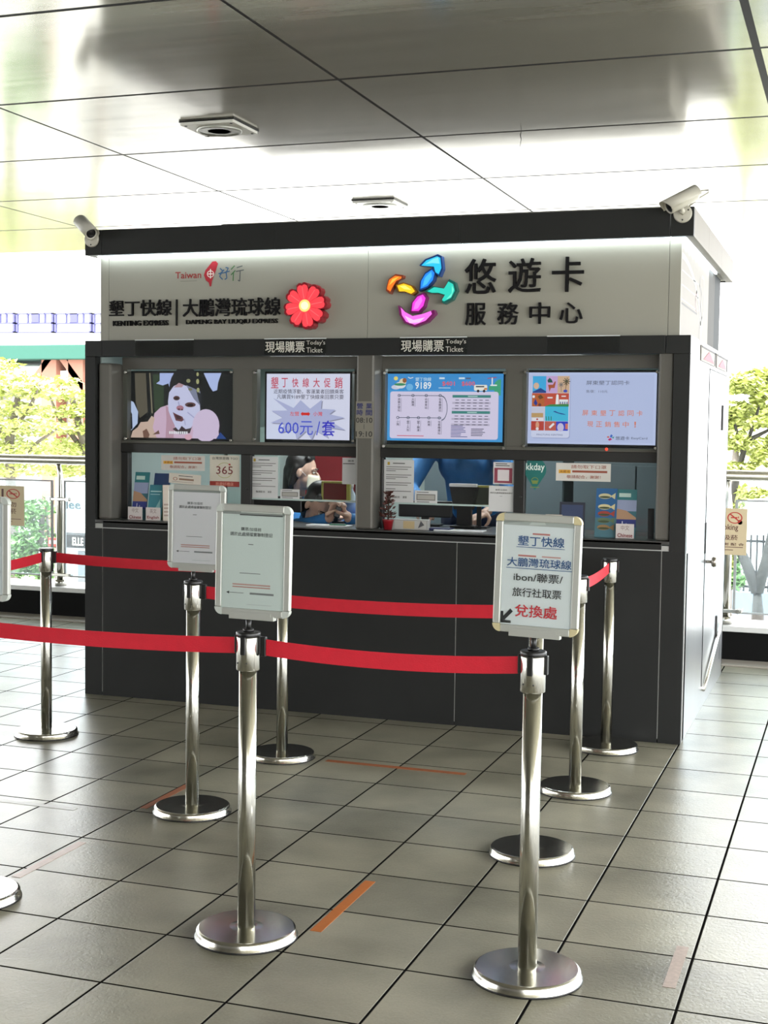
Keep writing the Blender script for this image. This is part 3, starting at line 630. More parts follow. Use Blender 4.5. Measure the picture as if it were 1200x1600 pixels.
def draw_route(p):
    p.rect(0, 0, 1, 1, (72, 160, 226)); p.rect(0, 0.76, 1, 1, (66, 150, 220)); p.oval(1.0 - 0.02, 0.80, 0.06, 0.12, (72, 170, 130), 20, 90, 270); p.rect(0.88, 0.76, 0.98, 0.82, (72, 170, 130))
    p.oval(0.09, 0.80, 0.04, 0.035, (214, 214, 236)); p.oval(0.13, 0.83, 0.045, 0.05, (230, 232, 240)); p.oval(0.15, 0.88, 0.03, 0.05, (236, 222, 190)); p.oval(0.165, 0.90, 0.018, 0.035, (160, 100, 60)); p.oval(0.125, 0.84, 0.05, 0.02, (70, 150, 110)); p.oval(0.21, 0.80, 0.03, 0.05, (120, 190, 240)); p.oval(0.09, 0.93, 0.018, 0.03, (240, 220, 120))
    p.line(0.195, 0.95, 0.215, 0.93, 0.006, (240, 240, 250)); p.line(0.215, 0.93, 0.24, 0.945, 0.006, (240, 240, 250))
    p.text('墾丁快線', 0.26, 0.89, 0.395, 0.945, (206, 232, 250), 0.008); p.text('9189', 0.26, 0.775, 0.395, 0.875, (246, 250, 255), 0.02)
    p.text('$401', 0.49, 0.815, 0.595, 0.885, (232, 96, 110), 0.02); p.text('$600', 0.655, 0.815, 0.765, 0.885, (232, 96, 110), 0.02); p.rect(0.465, 0.92, 0.51, 0.945, (220, 236, 250)); p.rect(0.63, 0.92, 0.68, 0.945, (220, 236, 250)); p.rect(0.69, 0.92, 0.73, 0.94, (90, 90, 120)); p.rect(0.46, 0.785, 0.56, 0.795, (200, 226, 246))
    p.line(0.87, 0.93, 0.945, 0.945, 0.006, (190, 60, 70)); p.rect(0.905, 0.83, 0.915, 0.94, (240, 240, 244)); p.rect(0.895, 0.82, 0.95, 0.84, (236, 240, 244))
    p.rrect(0.045, 0.035, 0.965, 0.735, (224, 214, 242), 0.02)
    p.rrect(0.76, 0.75, 0.87, 0.835, (244, 240, 232), 0.01); p.rect(0.775, 0.80, 0.845, 0.82, (90, 90, 96)); p.rect(0.845, 0.765, 0.87, 0.79, (216, 130, 60)); p.oval(0.795, 0.745, 0.011, 0.02, (40, 40, 46)); p.oval(0.845, 0.745, 0.011, 0.02, (40, 40, 46))
    D = (82, 92, 112)
    p.line(0.12, 0.675, 0.49, 0.675, 0.005, D); p.ring(0.49, 0.49, 0.05, 0.185, 0.09, D, -90, 90); p.line(0.12, 0.345, 0.49, 0.345, 0.005, D)
    for u, s in ((0.125, '高鐵左營站'), (0.245, '大鵬灣'), (0.36, '枋寮車站'), (0.48, '恆春轉運站')):
        p.ring(u, 0.675, 0.013, 0.022, 0.4, D); h = 0.04 * len(s)
        for i, ch in enumerate(s): p.text(ch, u - 0.011, 0.60 - i * 0.041, u + 0.011, 0.637 - i * 0.041, (52, 50, 64), 0.012)
        p.rect(u + 0.018, 0.63 - h, u + 0.021, 0.637, (120, 116, 136))
    for u, s in ((0.12, '小灣'), (0.21, '墾丁大街'), (0.30, '墾丁轉運'), (0.39, '南灣'), (0.48, '恆春轉運站')):
        p.ring(u, 0.345, 0.013, 0.022, 0.4, D); h = 0.04 * len(s)
        for i, ch in enumerate(s): p.text(ch, u - 0.011, 0.265 - i * 0.041, u + 0.011, 0.302 - i * 0.041, (52, 50, 64), 0.012)
        p.rect(u + 0.018, 0.30 - h, u + 0.021, 0.302, (120, 116, 136))
    p.rect(0.12, 0.07, 0.35, 0.08, (214, 70, 90))
    for v0 in (0.645, 0.41):
        p.rect(0.59, v0, 0.91, v0 + 0.04, (72, 140, 136)); p.rect(0.72, v0 + 0.013, 0.80, v0 + 0.027, (190, 220, 220))
        for r in range(4):
            vv = v0 - 0.035 - 0.042 * r
            if r % 2: p.rect(0.59, vv - 0.014, 0.91, vv + 0.014, (192, 184, 208))
            for k in range(6): p.rect(0.615 + k * 0.05, vv - 0.005, 0.645 + k * 0.05, vv + 0.006, (108, 102, 124))
    p.lines(0.59, 0.06, 0.74, 0.24, 8, (90, 90, 150), 3); p.lines(0.76, 0.08, 0.92, 0.20, 5, (90, 86, 110), 4)
def draw_card(p):
    p.rect(0, 0, 1, 1, (196, 206, 244)); p.rect(0.02, 0.03, 0.98, 0.97, (190, 200, 238))
    p.rrect(0.045, 0.075, 0.345, 0.945, (160, 168, 210), 0.02); p.rrect(0.04, 0.085, 0.34, 0.955, (214, 218, 246), 0.02)
    def sq(u0, v0, u1, v1, c): p.rect(0.045 + u0 * 0.29, 0.185 + v0 * 0.765, 0.045 + u1 * 0.29, 0.185 + v1 * 0.765, c)
    def P(*uv): return [(0.045 + u * 0.29, 0.185 + v * 0.765) for u, v in uv]
    sq(0, .69, .37, 1, (70, 176, 232)); p.poly(P((0, .69), (.37, .69), (.37, .72), (.22, .78), (0, .71)), (40, 70, 140)); p.oval(*P((.10, .82))[0], 0.022, 0.045, (224, 186, 160))
    sq(.37, .69, .68, 1, (206, 170, 220)); p.poly(P((.40, .92), (.46, .97), (.52, .93), (.55, .88), (.42, .88)), (40, 90, 80)); p.poly(P((.42, .84), (.55, .84), (.60, .90), (.63, .90), (.60, .78), (.50, .78), (.46, .71), (.44, .78)), (176, 90, 60))
    sq(.68, .69, 1, 1, (216, 180, 150))
    for a in range(0, 360, 40): p.line(*P((.92, .90))[0], *P((.92 + .10 * math.cos(math.radians(a)), .90 + .07 * math.sin(math.radians(a))))[0], 0.006, (70, 74, 60))
    for a in range(0, 360, 45): p.line(*P((.78, .84))[0], *P((.78 + .07 * math.cos(math.radians(a)), .84 + .05 * math.sin(math.radians(a))))[0], 0.005, (120, 116, 120))
    p.line(*P((.92, .90))[0], *P((.90, .71))[0], 0.005, (120, 90, 60)); p.line(*P((.78, .84))[0], *P((.79, .71))[0], 0.004, (120, 110, 110)); p.oval(*P((.90, .725))[0], 0.016, 0.02, (60, 80, 190))
    sq(0, .44, 1, .685, (200, 84, 66)); sq(0, .44, .34, .66, (190, 100, 50)); sq(.42, .59, .56, .615, (240, 232, 236)); sq(.80, .62, .92, .64, (240, 232, 236)); sq(.74, .49, .98, .57, (240, 240, 246)); p.poly(P((.64, .45), (.66, .65), (.69, .67), (.72, .65), (.73, .45)), (246, 246, 250)); p.poly(P((.34, .44), (.5, .48), (1, .49), (1, .44)), (60, 140, 84))
    for k in range(4): sq(.76 + .06 * k, .49, .79 + .06 * k, .53, (80, 90, 150))
    p.poly(P((.05, .50), (.10, .58), (.16, .50), (.12, .45)), (50, 64, 150)); p.oval(*P((.22, .47))[0], 0.012, 0.022, (120, 60, 60)); p.oval(*P((.05, .62))[0], 0.01, 0.02, (240, 236, 240)); p.poly(P((.16, .62), (.24, .66), (.32, .60), (.22, .57)), (110, 70, 40))
    sq(0, .18, .37, .43, (206, 206, 226)); sq(0, .24, .32, .32, (196, 160, 110)); sq(.02, .18, .32, .23, (236, 230, 236)); p.oval(*P((.16, .205))[0], 0.008, 0.012, (190, 60, 60))
    sq(.37, .175, 1, .44, (70, 190, 226)); p.poly(P((.58, .35), (.66, .33), (.80, .30), (.94, .29), (.88, .31), (.74, .33), (.64, .36)), (40, 70, 150))
    for k in range(3): p.line(*P((.42 + .06 * k, .18))[0], *P((.40 + .07 * k, .26))[0], 0.006, (50, 130, 90))
    sq(0, 0, .35, .17, (190, 70, 60)); p.oval(*P((.17, .10))[0], 0.014, 0.05, (226, 160, 130)); p.oval(*P((.17, .03))[0], 0.012, 0.02, (236, 230, 236)); sq(.37, 0, .68, .17, (196, 96, 84)); p.line(*P((.5, .05))[0], *P((.62, .13))[0], 0.016, (236, 236, 244)); sq(.68, 0, 1, .17, (58, 70, 200)); p.oval(*P((.80, .06))[0], 0.026, 0.06, (206, 196, 230)); sq(.93, .03, 1, .13, (220, 120, 100))
    p.text('PINGTUNG KENTING', 0.09, 0.115, 0.295, 0.138, (96, 100, 140), 0.006)
    p.text('屏東墾丁認同卡', 0.47, 0.825, 0.80, 0.885, (96, 100, 120), 0.006); p.text('售價：110元', 0.47, 0.715, 0.635, 0.755, (110, 116, 136), 0.004)
    for i, ch in enumerate('屏東墾丁認同卡'): p.text(ch, 0.445 + i * 0.069, 0.40, 0.490 + i * 0.069, 0.475, (226, 130, 96), 0.012)
    for i, ch in enumerate('現正銷售中'): p.text(ch, 0.485 + i * 0.068, 0.245, 0.530 + i * 0.068, 0.32, (226, 130, 96), 0.012)
    p.text('！', 0.845, 0.245, 0.856, 0.32, (226, 120, 80), 0.02)
    for q, cc in (([(0.66, 0.115), (0.672, 0.145), (0.684, 0.125), (0.672, 0.095)], (60, 110, 200)), ([(0.636, 0.105), (0.65, 0.12), (0.66, 0.10), (0.648, 0.095)], (220, 90, 60)), ([(0.645, 0.07), (0.665, 0.095), (0.68, 0.075), (0.66, 0.055)], (200, 50, 120)), ([(0.675, 0.10), (0.694, 0.115), (0.69, 0.085)], (50, 150, 130))): p.poly(q, cc)
    p.text('悠遊卡', 0.705, 0.068, 0.81, 0.118, (70, 76, 96), 0.008); p.text('EasyCard', 0.825, 0.072, 0.945, 0.110, (80, 86, 104), 0.006)
screen('video_screen', 'lit screen in the leftmost upper window, showing a man in a white face mask', (203, 583), (362, 686), draw_video)
screen('promotion_screen', 'lit white screen advertising 600 dollars a set on a pale star', (417, 584), (546, 688), draw_promo)
screen('route_screen', 'lit blue bus route screen numbered 9189 with a stop diagram and timetable', (603, 584), (785, 691), draw_route)
screen('card_screen', 'lit pale blue screen showing a colourful travel card, rightmost upper window', (824, 582), (1024, 696), draw_card)

# ------------------------------------------------------------------ cameras on the roof corners, ceiling fittings
def cctv(label, base, aim, roll_cap=0):
    """bullet camera on a round wall plate; base on the fascia face, aim = direction of the lens"""
    t = thing('security_camera', label, 'camera', base, 0, 'security cameras on the booth roof corners')
    b = MB(); b.lathe([(0, 0), (0.044, 0), (0.044, 0.008), (0.040, 0.013), (0.018, 0.016), (0, 0.016)], 28, mtx=Matrix.Rotation(math.pi / 2, 4, 'X')); b.build('mount_plate', M_CAMW, t)
    b = MB()
    for a in (90, 210, 330): b.ball((0.031 * math.cos(math.radians(a - 180)), -0.014, 0.031 * math.sin(math.radians(a - 180))), 0.004)
    b.build('screw', M_BLACK, t)
    aim = Vector(aim).normalized(); c0 = Vector((0.0, -0.062, 0.052))
    b = MB(); b.tube([(0, -0.012, 0.0), (0, -0.03, 0.008), c0 - Vector((0, 0, 0.03))], 0.010, 10); b.ball((0, -0.03, 0.008), 0.014); b.build('arm', M_CAMW, t)
    q = aim.to_track_quat('Z', 'Y').to_matrix().to_4x4(); mt = Matrix.Translation(c0) @ q
    b = MB(); b.lathe([(0, -0.085), (0.03, -0.082), (0.034, -0.07), (0.034, 0.075), (0.030, 0.078), (0.027, 0.07), (0, 0.07)], 26, mtx=mt); b.build('housing', M_CAMW, t)
    b = MB(); b.lathe([(0, 0.071), (0.026, 0.0712), (0.026, 0.073), (0.018, 0.074), (0.015, 0.0725), (0, 0.0727)], 22, mtx=mt); b.build('lens', mat('lens_black', (0.01, 0.01, 0.012), 0.08), t)
    # sun shield: a part-cylinder shell above the housing, longer than it
    up = Vector((0, 0, 1)); yv = (up - aim * up.dot(aim)).normalized(); xv = yv.cross(aim)
    b = bmesh.new(); rows = []
    for r_, l0, l1 in ((0.041, -0.09, 0.105), (0.0385, -0.09, 0.105)):
        row = []
        for k in range(15):
            a = math.radians(-15 + 210 * k / 14); dr_ = xv * math.cos(a) * r_ + yv * math.sin(a) * r_
            cut = 0.02 * (1 - max(0, math.sin(a)))
            row.append((b.verts.new(c0 + dr_ + aim * l0), b.verts.new(c0 + dr_ + aim * (l1 - cut))))
        rows.append(row)
    A, B = rows
    for k in range(14):
        for R_, fl_ in ((A, 0), (B, 1)):
            f = b.faces.new((R_[k][0], R_[k + 1][0], R_[k + 1][1], R_[k][1])); f.smooth = True
        b.faces.new((A[k][1], A[k + 1][1], B[k + 1][1], B[k][1])); b.faces.new((A[k][0], B[k][0], B[k + 1][0], A[k + 1][0]))
    for k in (0, 14): b.faces.new((A[k][0], A[k][1], B[k][1], B[k][0]))
    bmesh.ops.recalc_face_normals(b, faces=b.faces[:])
    m_ = MB(); m_.merge(b); m_.build('sun_shield', M_CAMW, t)
    e = c0 - aim * 0.085
    b = MB(); b.tube([e, e - aim * 0.02 + Vector((0.012, 0, 0.004)), e - aim * 0.035 + Vector((0.03, 0.004, 0.0)), e - aim * 0.02 + Vector((0.04, 0.0, -0.008)), e + Vector((0.02, 0.01, -0.018)), Vector((0.012, -0.006, 0.02))], 0.004, 6); b.build('cable', M_CAMW, t)
    return t
pc = at(143, 374, 1, 0.0); cctv('beige camera on the left roof corner, lens pointing down towards the viewer', (0.046, -0.0005, pc.z), (0.72, -0.50, -0.48))
pc = at(1067, 334, 1, 0.0); cctv('beige camera on the right roof corner, turned left over its round plate', (pc.x, -0.0005, pc.z), (-0.72, -0.52, -0.46))
def fixture(label, cx, cy):
    t = thing('ceiling_fixture', label, 'ceiling light', (cx, cy, CEIL), 0.0, 'square fittings on the metal ceiling')
    b = MB(); b.box(-0.15, -0.15, -0.022, 0.15, 0.15, 0.0, 0.003); b.build('frame', mat('white_metal_frame', (0.78, 0.77, 0.71), 0.4), t)
    b = MB(); b.box(-0.155, -0.155, -0.008, 0.155, 0.155, -0.001); b.build('backplate', M_BLACK, t)
    b = MB(); b.lathe([(0.10, -0.0225), (0.118, -0.0225), (0.118, -0.030), (0.110, -0.034), (0.100, -0.030)], 36); b.build('bezel', M_ALU, t)
    b = MB(); b.lathe([(0, -0.030), (0.06, -0.030), (0.10, -0.0235), (0.10, -0.0228), (0, -0.0228)], 36); b.build('diffuser', mat('grey_diffuser', (0.62, 0.62, 0.58), 0.6), t)
    for sx in (-0.128, 0.128):
        for sy in (-0.128, 0.128):
            b = MB(); b.ball((sx, sy, -0.022), 0.008, 0.008, 0.003); b.build('screw', M_BLACK, t)
fixture('square ceiling light with round lens, nearer one above the left half of the booth', 0.895, -0.155)
fixture('square ceiling light seen just above the middle of the booth roof, the farther one', 0.905, 2.35)
a = at(813, 211, 2, CEIL)
b = MB(); b.tube([a, a + Vector((0.004, 0.006, -0.02)), a + Vector((0.0, -0.004, -0.06))], [0.003, 0.002, 0.001], 6)
tag(b.build('dangling_wire', M_BLACK), 'short dark wire end hanging from a ceiling joint', 'wire')

# ------------------------------------------------------------------ papers and stickers on the window panes
def sheet(name, label, cat, tl, br, draw, y=0.153, base=(206, 206, 204), group=None, tilt=0.0):
    A, C = at(*tl, 1, y), at(*br, 1, y)
    t = thing(name, label, cat, ((A.x + C.x) / 2, y, (A.z + C.z) / 2), 0, group)
    t.rotation_euler = (0, math.radians(tilt), 0)
    w, h = (C.x - A.x) / 2, (A.z - C.z) / 2
    b = MB(); b.box(-w, 0.0, -h, w, 0.0012, h); b.build('paper', flat(base), t)
    p = Pic(-w, -h, w, h, 0.0, 'print', 0.00022)
    if draw: draw(p); p.build('print', t)
    return t
INK, RUST = (70, 68, 66), (150, 80, 60)
def d_mask(p):
    p.rect(0.05, 0.42, 0.27, 0.62, (224, 168, 52)); p.text('請勿取下口罩', 0.28, 0.70, 0.92, 0.90, RUST, 0.01); p.text('未戴者', 0.07, 0.45, 0.26, 0.60, (140, 90, 40), 0.01)
    p.text('依公告罰鍰人民幣', 0.30, 0.45, 0.95, 0.62, RUST, 0.01) if False else p.lines(0.30, 0.45, 0.95, 0.62, 1, RUST, 2, 0.7); p.text('敬請配合，謝謝！', 0.20, 0.14, 0.82, 0.33, RUST, 0.01)
sheet('mask_notice', 'white notice with rust print and orange block, in the left window above the leaflets', 'notice', (252, 711), (320, 736), d_mask, base=(200, 196, 188))
sheet('mask_notice', 'white notice with rust print and orange block, in the rightmost window', 'notice', (869, 723), (954, 753), d_mask, base=(212, 208, 200))
def d_365(p):
    p.rect(0, 0, 1, 0.17, (150, 52, 44)); p.text('旅遊好禮店', 0.2, 0.03, 0.8, 0.14, (216, 150, 130), 0.01); p.text('台灣旅遊趣 TGO', 0.08, 0.86, 0.94, 0.95, INK, 0.012)
    p.ring(0.5, 0.52, 0.27, 0.25, 0.06, (160, 160, 84), 20, 160); p.ring(0.5, 0.52, 0.27, 0.25, 0.06, (160, 160, 84), 200, 340); p.oval(0.67, 0.71, 0.035, 0.03, (170, 40, 44)); p.text('365', 0.22, 0.40, 0.78, 0.65, (112, 44, 44), 0.006)
sheet('number_poster', 'cream poster with 365 in a ring and a red foot, in the left window', 'poster', (328, 711), (374, 761), d_365, base=(206, 200, 184))
def d_cream(p): p.lines(0.3, 0.70, 0.75, 0.85, 1, INK, 2); p.ring(0.2, 0.45, 0.07, 0.16, 0.3, RUST); p.rect(0.32, 0.36, 0.78, 0.54, (140, 110, 90)); p.lines(0.1, 0.1, 0.9, 0.25, 1, (150, 140, 130), 5, 0.3)
sheet('cream_card', 'cream card leaning behind the left leaflets, tilted, under the mask notice', 'card', (264, 740), (314, 757), d_cream, y=0.10, base=(206, 198, 184), tilt=3)
def d_info(p): 
    p.rect(0.12, 0.88, 0.2, 0.95, (180, 150, 60)); p.rect(0.3, 0.91, 0.7, 0.93, INK)
    for i, v in enumerate((0.83, 0.78, 0.74, 0.65, 0.60, 0.56, 0.47, 0.42, 0.33, 0.28)): p.rect(0.08, v, (0.92, 0.8, 0.4)[i % 3], v + 0.016, (110, 108, 106))
    p.text('敬請配合', 0.22, 0.13, 0.55, 0.18, INK, 0.01); p.text('謝謝', 0.65, 0.13, 0.78, 0.18, INK, 0.01)
sheet('printed_notice', 'long white printed notice at the left edge of the second window', 'notice', (391, 713), (434, 779), d_info)
sheet('printed_notice', 'long white printed notice at the left of the third window, above the potted plant', 'notice', (600, 718), (646, 788), d_info)
def d_small(p): p.rect(0.08, 0.22, 0.92, 0.72, (120, 118, 112)); p.rect(0.12, 0.30, 0.88, 0.64, (168, 164, 156)); p.lines(0.1, 0.04, 0.9, 0.16, 1, INK, 7); p.lines(0.1, 0.80, 0.9, 0.92, 1, INK, 8)
sheet('small_card', 'small white card with a grey block in the second window, by the masked seller', 'card', (438, 764), (468, 780), d_small, y=0.151)
sheet('small_card', 'small white card with a grey block in the third window, right of the printed notice', 'card', (648, 766), (683, 787), d_small, y=0.151)
sheet('contact_notice', 'white sheet cut by the centre post, right edge of the second window', 'notice', (535, 715), (556, 757), lambda p: (p.text('購票', 0.4, 0.84, 0.85, 0.92, INK, 0.01), p.rect(0.05, 0.76, 0.9, 0.79, INK)))
sheet('code_poster', 'small white poster with a plum square border, upper right of the third window', 'poster', (771, 722), (805, 757), lambda p: (p.lines(0.1, 0.80, 0.9, 0.97, 2, INK, 3), p.rect(0.05, 0.05, 0.86, 0.74, (140, 60, 76)), p.rect(0.2, 0.15, 0.72, 0.66, (214, 206, 206))))
sheet('contact_notice', 'white sheet with two printed lines below the plum bordered poster', 'notice', (764, 759), (804, 800), lambda p: (p.text('購票/加值前', 0.25, 0.82, 0.7, 0.88, INK, 0.015), p.text('請於此處掃描實聯制登記', 0.05, 0.70, 0.92, 0.76, INK, 0.015), p.rect(0.42, 0.6, 0.52, 0.61, INK)), y=0.1495)
# teal pin sticker
A = at(836, 740, 1, 0.153); t = thing('pin_sticker', 'teal map-pin sticker reading kkday on the fourth window', 'sticker', (A.x, 0.153, A.z))
r = 0.058; P = [(r * math.cos(math.radians(a)), 0.02 + r * math.sin(math.radians(a))) for a in range(-35, 216, 12)] + [(0.0, -0.085)]
b = MB(); b.prism(P, 0.0, 0.001); b.build('vinyl', flat((30, 110, 104)), t)
p = Pic(-r, -r, r, r, 0.0, 'print', 0.0003); p.text('kkday', 0.1, 0.56, 0.92, 0.95, (224, 236, 230), 0.02); p.ring(0.5, 0.2, 0.16, 0.14, 0.2, (120, 140, 70)); p.rect(0.38, 0.05, 0.62, 0.2, (120, 140, 70)); p.rect(0.3, -0.12, 0.7, -0.08, (120, 140, 70)); p.build('print', t)
# opening hours card on the centre column
def d_hours(p):
    for s_, u, v in (('營', .06, .80), ('業', .58, .80), ('時', .06, .62), ('間', .58, .62)): p.text(s_, u, v, u + .34, v + .15, (38, 42, 96), 0.03)
    p.text('08:10', 0.03, 0.42, 0.95, 0.56, (40, 38, 38), 0.012); p.rect(0.47, 0.25, 0.50, 0.38, INK); p.text('19:10', 0.03, 0.04, 0.95, 0.19, (40, 38, 38), 0.012)
sheet('opening_hours_card', 'grey opening hours card 08:10 to 19:10 on the centre post', 'notice', (556, 627), (583, 685), d_hours, y=0.016, base=(128, 124, 112))
# ------------------------------------------------------------------ leaflets and things on the counter
CT = 0.991
def leaflet(label, u, v, w, h, draw, y, rot=0.0, base=(60, 110, 120), lean=12, name='leaflet', zb=None, card=None):
    A = at(u, v, 1, y); t = thing(name, label, 'leaflet', (A.x, y, CT if zb is None else zb), rot)
    t.rotation_euler = (math.radians(-lean), 0, rot)
    b = MB(); b.box(-w / 2, 0, 0, w / 2, 0.008, h, 0.001); b.build('paper', flat(base), t)
    p = Pic(-w / 2, 0, w / 2, h, -0.0002, 'print'); draw(p); p.build('print', t)
    return t
def d_beach(p): p.rect(0, .78, 1, 1, (50, 120, 124)); p.rect(.1, .84, .7, .92, (190, 214, 204)); p.rect(0, .55, 1, .78, (150, 160, 190)); p.poly([(0, .38), (0, .60), (.5, .56), (1, .42), (1, .38)], (176, 140, 110)); p.rect(0, .22, 1, .38, (44, 54, 120)); p.rect(.3, .24, .34, .34, (210, 210, 220)); p.rect(.5, .24, .53, .30, (210, 210, 220))
def d_teal(p): p.rect(0, 0, 1, 1, (60, 128, 140)); p.rect(.1, .80, .9, .83, (190, 220, 220)); p.rect(.1, .72, .8, .74, (160, 200, 204)); p.poly([(.5, .3), (.9, .2), (.85, .6)], (130, 180, 180))
def d_isle(p): p.rect(0, 0, 1, 1, (34, 64, 110)); p.poly([(0.1, .5), (.5, .75), (.95, .55), (.6, .4)], (200, 210, 190)); p.rect(0, 0, 1, .3, (60, 90, 50))
def d_fish(p):
    p.rect(0, 0, 1, 1, (40, 92, 140)); p.rect(0, 0, 1, .4, (70, 110, 120))
    for v, c in ((.84, (196, 190, 150)), (.62, (206, 196, 150)), (.48, (150, 60, 50)), (.34, (90, 110, 80)), (.20, (140, 110, 70))):
        p.oval(.42, v, .30, .055, c); p.poly([(.68, v), (.92, v + .07), (.9, v - .06)], c); p.oval(.42, v - .02, .26, .022, (60, 70, 44))
def tab(label, u, v, y, cn, en):
    A = at(u, v, 1, y); t = thing('language_tab', label, 'label card', (A.x, y, CT))
    b = MB(); b.box(-0.045, 0, 0, 0.045, 0.003, 0.072); b.build('paper', flat((208, 200, 196)), t)
    p = Pic(-.045, 0, .045, .072, -.0002); p.text(cn, .28, .56, .74, .90, (150, 130, 126), .012); p.text(en, .1, .08, .92, .34, (130, 50, 50), .03); p.build('print', t)
leaflet('teal topped leaflet with a beach photograph, left leaflet of the left window', 216, 790, .088, .27, d_beach, .10, 0.05)
leaflet('plain teal leaflet with a pale corner in the left window', 240, 795, .084, .20, d_teal, .09, 0.05)
leaflet('dark blue island leaflet standing behind the plain teal one', 247, 790, .10, .265, d_isle, .125, 0.0)
tab('white tab reading Chinese in front of the left window beach leaflet', 211, 805, .075, '中文', 'Chinese')
tab('white tab reading English in front of the plain teal leaflet', 239, 807, .07, '英文', 'English')
leaflet('tall cream folder on edge beside the left window leaflets', 262, 795, .05, .20, lambda p: (p.lines(.1, .1, .9, .5, 4, (160, 140, 130), 3),), .085, 0.6, (200, 190, 176), 8)
leaflet('tall blue leaflet with five painted fish in the right window', 945, 835, .105, .248, d_fish, .10, 0.05)
leaflet('teal topped leaflet with a beach photograph in the right window', 977, 830, .098, .245, d_beach, .115, 0.05)
tab('white tab reading Chinese in front of the right window beach leaflet', 976, 838, .085, '中文', 'Chinese')
leaflet('dark slim folder standing at the right end of the right window', 1017, 835, .03, .15, lambda p: (p.rect(.1, .1, .9, .9, (30, 32, 34)),), .12, 0.3, (24, 24, 26), 4, 'folder')
leaflet('white card with an orange print block in the fourth window', 865, 800, .085, .105, lambda p: (p.rect(.1, .5, .9, .85, (196, 112, 50)), p.lines(.08, .2, .92, .42, 1, (120, 70, 40), 3)), .11, 0.0, (206, 196, 180), 4, 'ticket_card', CT)
leaflet('dark blue framed photograph behind the orange print card', 893, 818, .13, .17, lambda p: (p.rect(.08, .08, .92, .92, (54, 66, 96)), p.rect(.08, .08, .92, .3, (26, 30, 48))), .125, 0.0, (40, 44, 56), 5, 'photo_stand')
# potted plant
A = at(606, 826, 1, .07); t = thing('potted_plant', 'small dark red leafy plant in a red pot beside the centre post', 'plant', (A.x, .07, CT))
b = MB(); b.lathe([(0, 0), (.022, 0), (.029, .045), (.031, .047), (.031, .053), (.026, .053), (.024, .046), (0, .044)], 24); b.build('pot', mat('red_pot', (.22, .01, .015), .35), t)
b = MB(); b.tube([(0, 0, .04), (.004, 0, .09), (-.002, .002, .165)], .004, 6)
for k in range(7): 
    a = k * 2.4; b.tube([(0, 0, .06 + .014 * k), (.03 * math.cos(a), .03 * math.sin(a), .085 + .015 * k)], .002, 5)
b.build('stem', mat('dark_stem', (.04, .03, .02), .7), t)
rn = random.Random(4); b = bmesh.new()
for k in range(120):
    a, z = rn.uniform(0, 6.28), rn.uniform(.06, .20); rr = rn.uniform(.005, .042) * (1.15 - (z - .06) / .2)
    c = Vector((rr * math.cos(a), rr * math.sin(a), z)); d = Vector((math.cos(a), math.sin(a), rn.uniform(.2, 1))).normalized() * .014; n = d.cross(Vector((rn.uniform(-1, 1), rn.uniform(-1, 1), .3))).normalized() * .006
    b.faces.new([b.verts.new(q) for q in (c - d, c + n, c + d, c - n)])
mm = MB(); mm.merge(b); mm.build('leaves', mat('dark_red_leaf', (.07, .02, .015), .5, var=.6, scale=40), t)
# small goods on the counter
def flatbox(name, label, cat, u, v, y, w, d, h, mt, rot=0.0, draw=None, z=CT):
    A = at(u, v, 1, y); t = thing(name, label, cat, (A.x, y, z), rot)
    b = MB(); b.box(-w / 2, 0, 0, w / 2, d, h, min(h, .004) * .4); b.build('body', mt, t)
    if draw: p = Pic(-w / 2, 0, w / 2, h, -.0003); draw(p); p.build('front', t)
    return t
flatbox('wrapped_bundle', 'clear wrapped bundle with a tan label beside the potted plant', 'package', 641, 826, .09, .19, .05, .055, flat((150, 150, 146)), 0.05, lambda p: (p.rect(.05, .1, .95, .9, (168, 166, 160)), p.rect(.30, .12, .62, .85, (176, 156, 116)), p.poly([(.72, .2), (.9, .5), (.8, .9)], (70, 70, 72))))
flatbox('blue_tray', 'flat navy tray on the counter right of the wrapped bundle', 'tray', 682, 829, .12, .14, .09, .012, flat((30, 36, 78)))
flatbox('paper_stack', 'white papers lying on the counter edge of the third window', 'papers', 715, 832, .10, .26, .10, .006, M_PAPER, 0.03)
flatbox('paper_stack', 'white papers lying on the counter in front of the bowed seller', 'papers', 510, 820, .10, .24, .08, .008, M_PAPER, -0.03)
flatbox('green_ruler', 'green ruler on the white papers in the second window', 'ruler', 527, 818, .11, .09, .03, .006, flat((40, 110, 84)), 0.1, z=CT + .0085)
t = thing('card_reader', 'black monitor stand with a white slip on top, in the third window', 'monitor', (at(722, 825, 1, .36).x, .36, CT))
b = MB(); b.box(-.07, 0, 0, .07, .12, .012, .003); b.box(-.04, .03, .01, .04, .06, .10); b.build('foot', M_BLACK, t)
b = MB(); b.merge((lambda q: (bmesh.ops.create_cube(q, size=1), [setattr(v, 'co', Vector((v.co.x * (.15 if v.co.z > 0 else .10), v.co.y * .05 + .03, v.co.z * .12 + .16))) for v in q.verts], q)[2])(bmesh.new())); b.build('display_back', M_BLACK, t)
b = MB(); b.box(-.075, -.004, .222, .075, .03, .238, .002); b.build('slip', M_PAPER, t, 'white slip')
